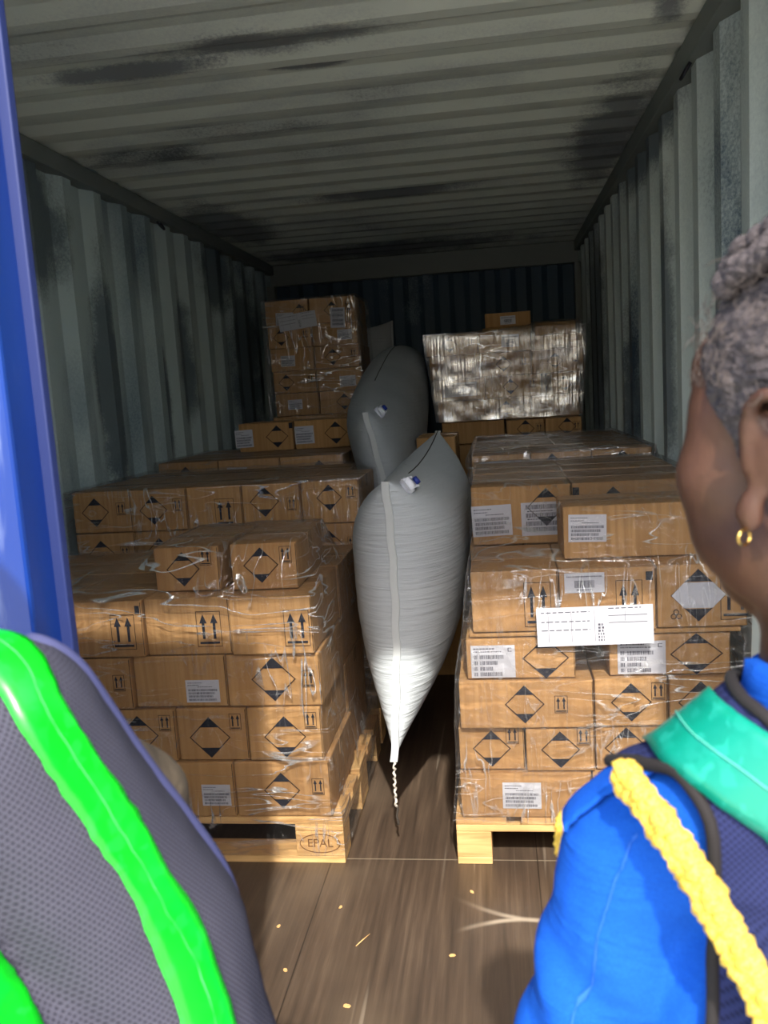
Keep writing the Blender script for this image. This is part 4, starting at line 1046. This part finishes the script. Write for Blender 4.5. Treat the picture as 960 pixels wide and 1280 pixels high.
# epaulette strap over the shoulder
strip('epaulette', shirt, [((-0.137, -0.012, Z(1.075)), (0, 1, 0)), ((-0.11, -0.016, Z(1.11)), (0.2, 1, 0)), ((-0.075, -0.018, Z(1.135)), (0.25, 1, 0)), ((-0.055, -0.018, Z(1.14)), (0.3, 1, 0))], 0.046, blueshirt, shirt, 0.003, 24, 8, 0.003)
# braided cord: three strands winding round a loop that runs under the arm
def braid(name, pts, R_c, parent, turns):
    mb = MB(); N = 150; cen = []
    for k in range(N+1):
        t = k/N*(len(pts)-1); i = min(int(t), len(pts)-2); f = t-i
        a, b_, c, d = [Vector(pts[max(0, min(len(pts)-1, i+j))]) for j in (-1, 0, 1, 2)]
        cen.append(0.5*((2*b_)+(c-a)*f+(2*a-5*b_+4*c-d)*f*f+(3*b_-a-3*c+d)*f**3))
    for s in range(4):
        q = []
        for k, p in enumerate(cen):
            tg = (cen[min(N, k+1)]-cen[max(0, k-1)]).normalized(); u = tg.cross(Vector((0.3, 1, 0.2))).normalized(); w = tg.cross(u)
            a = 2*math.pi*(turns*k/N+s/4)
            q.append(p+u*math.cos(a)*R_c*0.62+w*math.sin(2*a)*R_c*0.42)
        mb.tube(q, [R_c*0.50*(1+0.30*math.sin(k*2.05+s*1.7)) for k in range(N+1)], 8)
    return mb.obj(name, yellow, parent, True)
braid('braided_cord', [(-0.076, -0.050, Z(1.125)), (-0.052, -0.074, Z(1.108)), (-0.030, -0.090, Z(1.085)), (-0.012, -0.104, Z(1.06)), (0.010, -0.114, Z(1.02)), (0.02, -0.118, Z(0.95)), (0.005, -0.112, Z(0.88)), (-0.03, -0.10, Z(0.82))], 0.0098, wr, 13)
braid('braided_cord', [(-0.10, 0.062, Z(1.04)), (-0.126, 0.066, Z(1.032)), (-0.136, 0.066, Z(1.012)), (-0.132, 0.075, Z(0.97)), (-0.11, 0.09, Z(0.90))], 0.0095, wr, 11)
# hair: cap, twisted rows, loose curls
b = MB(); cH = Vector(HW_c)
b.ball(E_((0, -0.012, 0.040)), 0.083*HS, 0.098*HS, 0.086*HS, R_, 32, 20); b.ball(E_((0, -0.02, 0.075)), 0.062*HS, 0.08*HS, 0.066*HS, R_, 32, 20); b.ball(E_((0, 0.0, 0.0)), 0.080*HS, 0.06*HS, 0.06*HS, R_, 32, 20)
Ri = R_.inverted()
def hair_cut(p):
    q = Ri @ (p-cH)
    q = q/HS
    if q.y > 0.058 and q.z < 0.092-0.25*abs(q.x): return True
    if q.z < 0.045 and q.y > 0.054-0.75*(0.045-q.z): return True
    if ((q.y+0.006)/0.019)**2+((q.z+0.002)/0.036)**2 < 1 and abs(q.x) > 0.05: return True
    if q.z < -0.022 and q.y > -0.03: return True
    return q.z < -0.06
hair = fuse('hair', b, hairW, wr, 0.004, 3, hair_cut, lambda p: 0.0030*noise.noise(p*150)+0.003*noise.noise(p*60))
mb = MB(); rr = random.Random(3)
def on_skull(az, elv, r=1.0):
    return E_((0.083*r*math.sin(az)*math.cos(elv), -0.012+0.098*r*math.cos(az)*math.cos(elv), 0.042+0.088*r*math.sin(elv)))
for row_i, (az, e0) in enumerate(((1.25, 0), (0.75, 0), (0.25, 0), (-0.25, 0), (-0.75, 0), (-1.25, 0), (1.65, 0), (-1.65, 0))):
    # each row runs from the hairline backwards over the crown: direction sideways az
    sx = math.sin(az)
    n = 15
    for k in range(n):
        t = k/(n-1); ang = math.radians(42+t*105)
        y = math.cos(ang); z = math.sin(ang)
        xoff = 0.070*sx*(0.75+0.25*math.sin(ang))
        hgt = math.sqrt(max(0.05, 1-(xoff/0.088)**2))
        p = E_((xoff, -0.018+0.100*y*hgt, 0.046+0.098*z*hgt))
        mb.ball(p+Vector((rr.uniform(-1, 1), rr.uniform(-1, 1), rr.uniform(-1, 1)))*0.0015, 0.0085, 0.0075, 0.0090, R_ @ Matrix.Rotation(0.7, 3, 'X'), 10, 7)
mb.obj('hair_twists', hairW, hair, True)
mb = MB()
for k in range(1100):
    az = rr.uniform(-math.pi, math.pi); el_ = rr.uniform(-0.25, 1.5)
    if abs(az) < 0.75 and el_ < 0.55: continue
    if abs(az) < 1.45 and el_ < -0.02: continue
    p = on_skull(az, el_, 1.01); nrm = (p-E_((0, -0.016, 0.046))).normalized(); t1 = nrm.cross(Vector((rr.uniform(-1, 1), rr.uniform(-1, 1), rr.uniform(-1, 1)))).normalized()
    L = rr.uniform(0.004, 0.011)*(2.0 if rr.random() < 0.08 else 1); rad = rr.uniform(0.002, 0.005)
    pts = [p+nrm*(L*s/7)+t1*rad*math.sin(s*1.1)+nrm.cross(t1)*rad*math.cos(s*1.1) for s in range(8)]
    mb.tube(pts, 0.00022, 4)
mb.obj('loose_curls', mat_plain('grey_curls', srgb(84, 74, 68), 0.6), hair, True)
mb = MB(); ep = E_((-0.086, 0.004, -0.036)); mb.tube([ep+Vector((0.003*math.cos(a), 0.0045*math.cos(a), 0.0045*math.sin(a)-0.003)) for a in [k*2*math.pi/18 for k in range(18)]], 0.0009, 8, closed=True)
mb.obj('earring', mat_plain('gold', srgb(214, 178, 96), 0.2, 1.0), wr, True)

# --- person at the left edge seen from behind: grey mesh vest with green reflective bands over a khaki shirt
skinL = mat_skin('brown_skin', srgb(146, 92, 62), srgb(120, 74, 50))
khaki = mat_cloth('khaki_cotton', srgb(92, 82, 68), srgb(82, 73, 60), 12, 1.2, 0.5)
greymesh = mat_knit('grey_mesh', srgb(68, 68, 79), srgb(26, 26, 35), 200, 400, 0.9)
green = mat_tape('green_reflective', srgb(4, 184, 24), srgb(30, 214, 60))
stitchG = mat_plain('pale_green_thread', srgb(64, 226, 88), 0.7); lilac = mat_plain('lilac_binding', srgb(58, 62, 100), 0.8)
lr = empty('person', (0.2014, 0.5286, -GZ), 0.55)
tag(lr, 'person seen from behind in grey mesh vest with bright green reflective bands', 'person')
BX = -0.185
def torsoL(b, g=0.0):
    b.ball((BX, 0.0, Z(0.70)), 0.158+g, 0.115+g, 0.16+g); b.ball((BX, 0.005, Z(0.85)), 0.15+g, 0.108+g, 0.16+g); b.ball((BX, 0.0, Z(1.02)), 0.155+g, 0.112+g, 0.16+g)
    b.cap((BX-0.15, 0.0, Z(1.150)), 0.058+g, (BX+0.15, 0.0, Z(1.150)), 0.058+g)
    b.cap((BX-0.12, -0.004, Z(1.162)), 0.052+g, (BX-0.03, 0.0, Z(1.235)), 0.052+g); b.cap((BX+0.13, -0.004, Z(1.162)), 0.050+g, (BX+0.03, 0.0, Z(1.235)), 0.052+g)
RA = dict(sh=(BX+0.165, 0.0, Z(1.145)), el=(0.085, 0.045, Z(0.90)), wr=(0.02, 0.235, Z(0.84)))
LA = dict(sh=(BX-0.165, 0.0, Z(1.145)), el=(BX-0.235, -0.02, Z(0.85)), wr=(BX-0.22, 0.06, Z(0.62)))
b = MB(); torsoL(b)
for A, ts in ((LA, 1), (RA, -1)):
    b.cap(A['sh'], 0.050, A['el'], 0.041); b.cap(A['el'], 0.039, A['wr'], 0.026)
hand(b, Vector(LA['wr'])+Vector((0.002, 0.01, -0.024)), (0, 0.3, -1), (0.5, 0.3, 0.05), 1)
hand(b, Vector(RA['wr'])+Vector((-0.008, 0.024, -0.006)), (-0.32, 0.9, -0.25), (-0.6, -0.2, -0.5), -1)
b.cap((BX, -0.004, Z(1.20)), 0.060, (BX, 0.015, Z(1.345)), 0.055)
for sx in (1, -1):
    b.cap((BX+sx*0.085, 0, Z(0.66)), 0.092, (BX+sx*0.09, 0.012, Z(0.31)), 0.058); b.cap((BX+sx*0.09, 0.012, Z(0.31)), 0.056, (BX+sx*0.095, -0.01, Z(-0.07)), 0.039)
    b.cap((BX+sx*0.095, -0.03, Z(-0.112)), 0.036, (BX+sx*0.105, 0.115, Z(-0.13)), 0.026)
HL = (BX, 0.02, Z(1.455))
E2, R2 = head_blob(b, HL, 0.15)
bodyL = fuse('body', b, skinL, lr, 0.0046, 3); soften_head(bodyL, E2, 1.0); eyes(E2, 1.0, lr)
b = MB(); b.ball(E2((0, -0.018, 0.043)), 0.080, 0.096, 0.083, R2, 28, 18); cL = Vector(HL); R2i = R2.inverted()
def hcut(p):
    q = R2i @ (p-cL); return (q.y > 0.045 and q.z < 0.085) or (q.z < 0.03 and q.y > 0.02) or (q.z < -0.012 and q.y > -0.03) or q.z < -0.055
fuse('hair', b, mat_cloth('black_hair', srgb(28, 25, 24), srgb(40, 36, 34), 90, 1, 0.8), lr, 0.005, 3, hcut, lambda p: 0.002*noise.noise(p*140))
b = MB(); torsoL(b, 0.008)
b.cap(RA['sh'], 0.060, (0.048, 0.055, Z(1.055)), 0.064); b.cap((0.048, 0.055, Z(1.055)), 0.062, (0.078, 0.085, Z(0.955)), 0.052); b.cap(LA['sh'], 0.060, LA['el'], 0.052)
b.tube([(BX, -0.006, Z(1.22)), (BX, 0.002, Z(1.29))], [0.070, 0.066], 24)
fuse('shirt', b, khaki, lr, 0.0065, 5, lambda p: p.z < Z(0.58), lambda p: 0.003*noise.noise(p*14)+0.002*math.sin(p.z*110+p.x*40+3*noise.noise(p*8)))
b = MB(); b.ball((BX, 0, Z(0.66)), 0.166, 0.124, 0.14)
for sx in (1, -1):
    b.cap((BX+sx*0.085, 0, Z(0.64)), 0.100, (BX+sx*0.09, 0.012, Z(0.31)), 0.070); b.cap((BX+sx*0.09, 0.012, Z(0.31)), 0.070, (BX+sx*0.095, -0.01, Z(-0.10)), 0.060)
fuse('trousers', b, trousers, lr, 0.008, 4)
for sx in (1, -1):
    b = MB(); b.cap((BX+sx*0.095, -0.035, Z(-0.122)), 0.037, (BX+sx*0.107, 0.125, Z(-0.128)), 0.031); fuse('shoe', b, black, lr, 0.006, 4)
b = MB(); torsoL(b, 0.020)
b.cap((-0.022, -0.006, Z(1.152)), 0.074, (0.058, -0.012, Z(0.985)), 0.074); b.cap((0.058, -0.012, Z(0.985)), 0.074, (0.085, -0.015, Z(0.83)), 0.070)
b.cap((BX-0.165, -0.006, Z(1.145)), 0.072, (BX-0.225, -0.012, Z(0.90)), 0.072); b.ball((BX+0.05, -0.03, Z(0.86)), 0.2, 0.10, 0.2)
def vcut(p):
    if p.z < Z(0.74): return True
    if p.y > 0.012 and p.x > 0.005 and p.z > Z(0.80): return True      # open in front of the right arm
    if p.y > 0.045 and p.x < 2*BX-0.005 and p.z > Z(0.80): return True
    return (p.x-BX)**2+(p.y-0.004)**2 < 0.082**2 and p.z > Z(1.18)
vest2 = fuse('vest', b, greymesh, lr, 0.0065, 8, vcut, lambda p: 0.0035*noise.noise(p*9)+0.0012*noise.noise(p*30))
rim('binding', vest2, 0.006, lilac, vest2)
bandL = strip('reflective_band', vest2, [((-0.06, 0.07, Z(1.16)), (1, 0.3, 0)), ((-0.035, 0.02, Z(1.225)), (0.8, 0.4, 0.2)), ((0.0, -0.04, Z(1.222)), (0.8, 0.3, 0.6)), ((0.020, -0.08, Z(1.20)), (0.9, 0.1, 0.6)), ((0.052, -0.10, Z(1.14)), (1, 0.1, 0.5)), ((0.076, -0.11, Z(1.08)), (1, 0, 0.4)), ((0.094, -0.11, Z(0.985)), (1, 0, 0.25)), ((0.104, -0.11, Z(0.86)), (1, 0, 0.12)), ((0.106, -0.11, Z(0.77)), (1, 0, 0.1))], 0.054, green, vest2, 0.002)
strip('stitching', vest2, [((-0.06, 0.07, Z(1.16)), (1, 0.3, 0)), ((-0.035, 0.02, Z(1.225)), (0.8, 0.4, 0.2)), ((0.0, -0.04, Z(1.222)), (0.8, 0.3, 0.6)), ((0.020, -0.08, Z(1.20)), (0.9, 0.1, 0.6)), ((0.052, -0.10, Z(1.14)), (1, 0.1, 0.5)), ((0.076, -0.11, Z(1.08)), (1, 0, 0.4)), ((0.094, -0.11, Z(0.985)), (1, 0, 0.25)), ((0.104, -0.11, Z(0.86)), (1, 0, 0.12)), ((0.106, -0.11, Z(0.77)), (1, 0, 0.1))], 0.0010, stitchG, bandL, 0.0042, th=0.0006, nt=2)
strip('reflective_band', vest2, [((-0.17, -0.14, Z(1.16)), (1, 0, 0.75)), ((-0.105, -0.14, Z(1.10)), (1, 0, 0.7)), ((-0.068, -0.14, Z(1.05)), (1, 0, 0.6)), ((-0.042, -0.14, Z(0.99)), (1, 0, 0.4)), ((-0.024, -0.14, Z(0.9)), (1, 0, 0.2)), ((-0.02, -0.14, Z(0.8)), (1, 0, 0.1))], 0.050, green, vest2, 0.002, back=True)
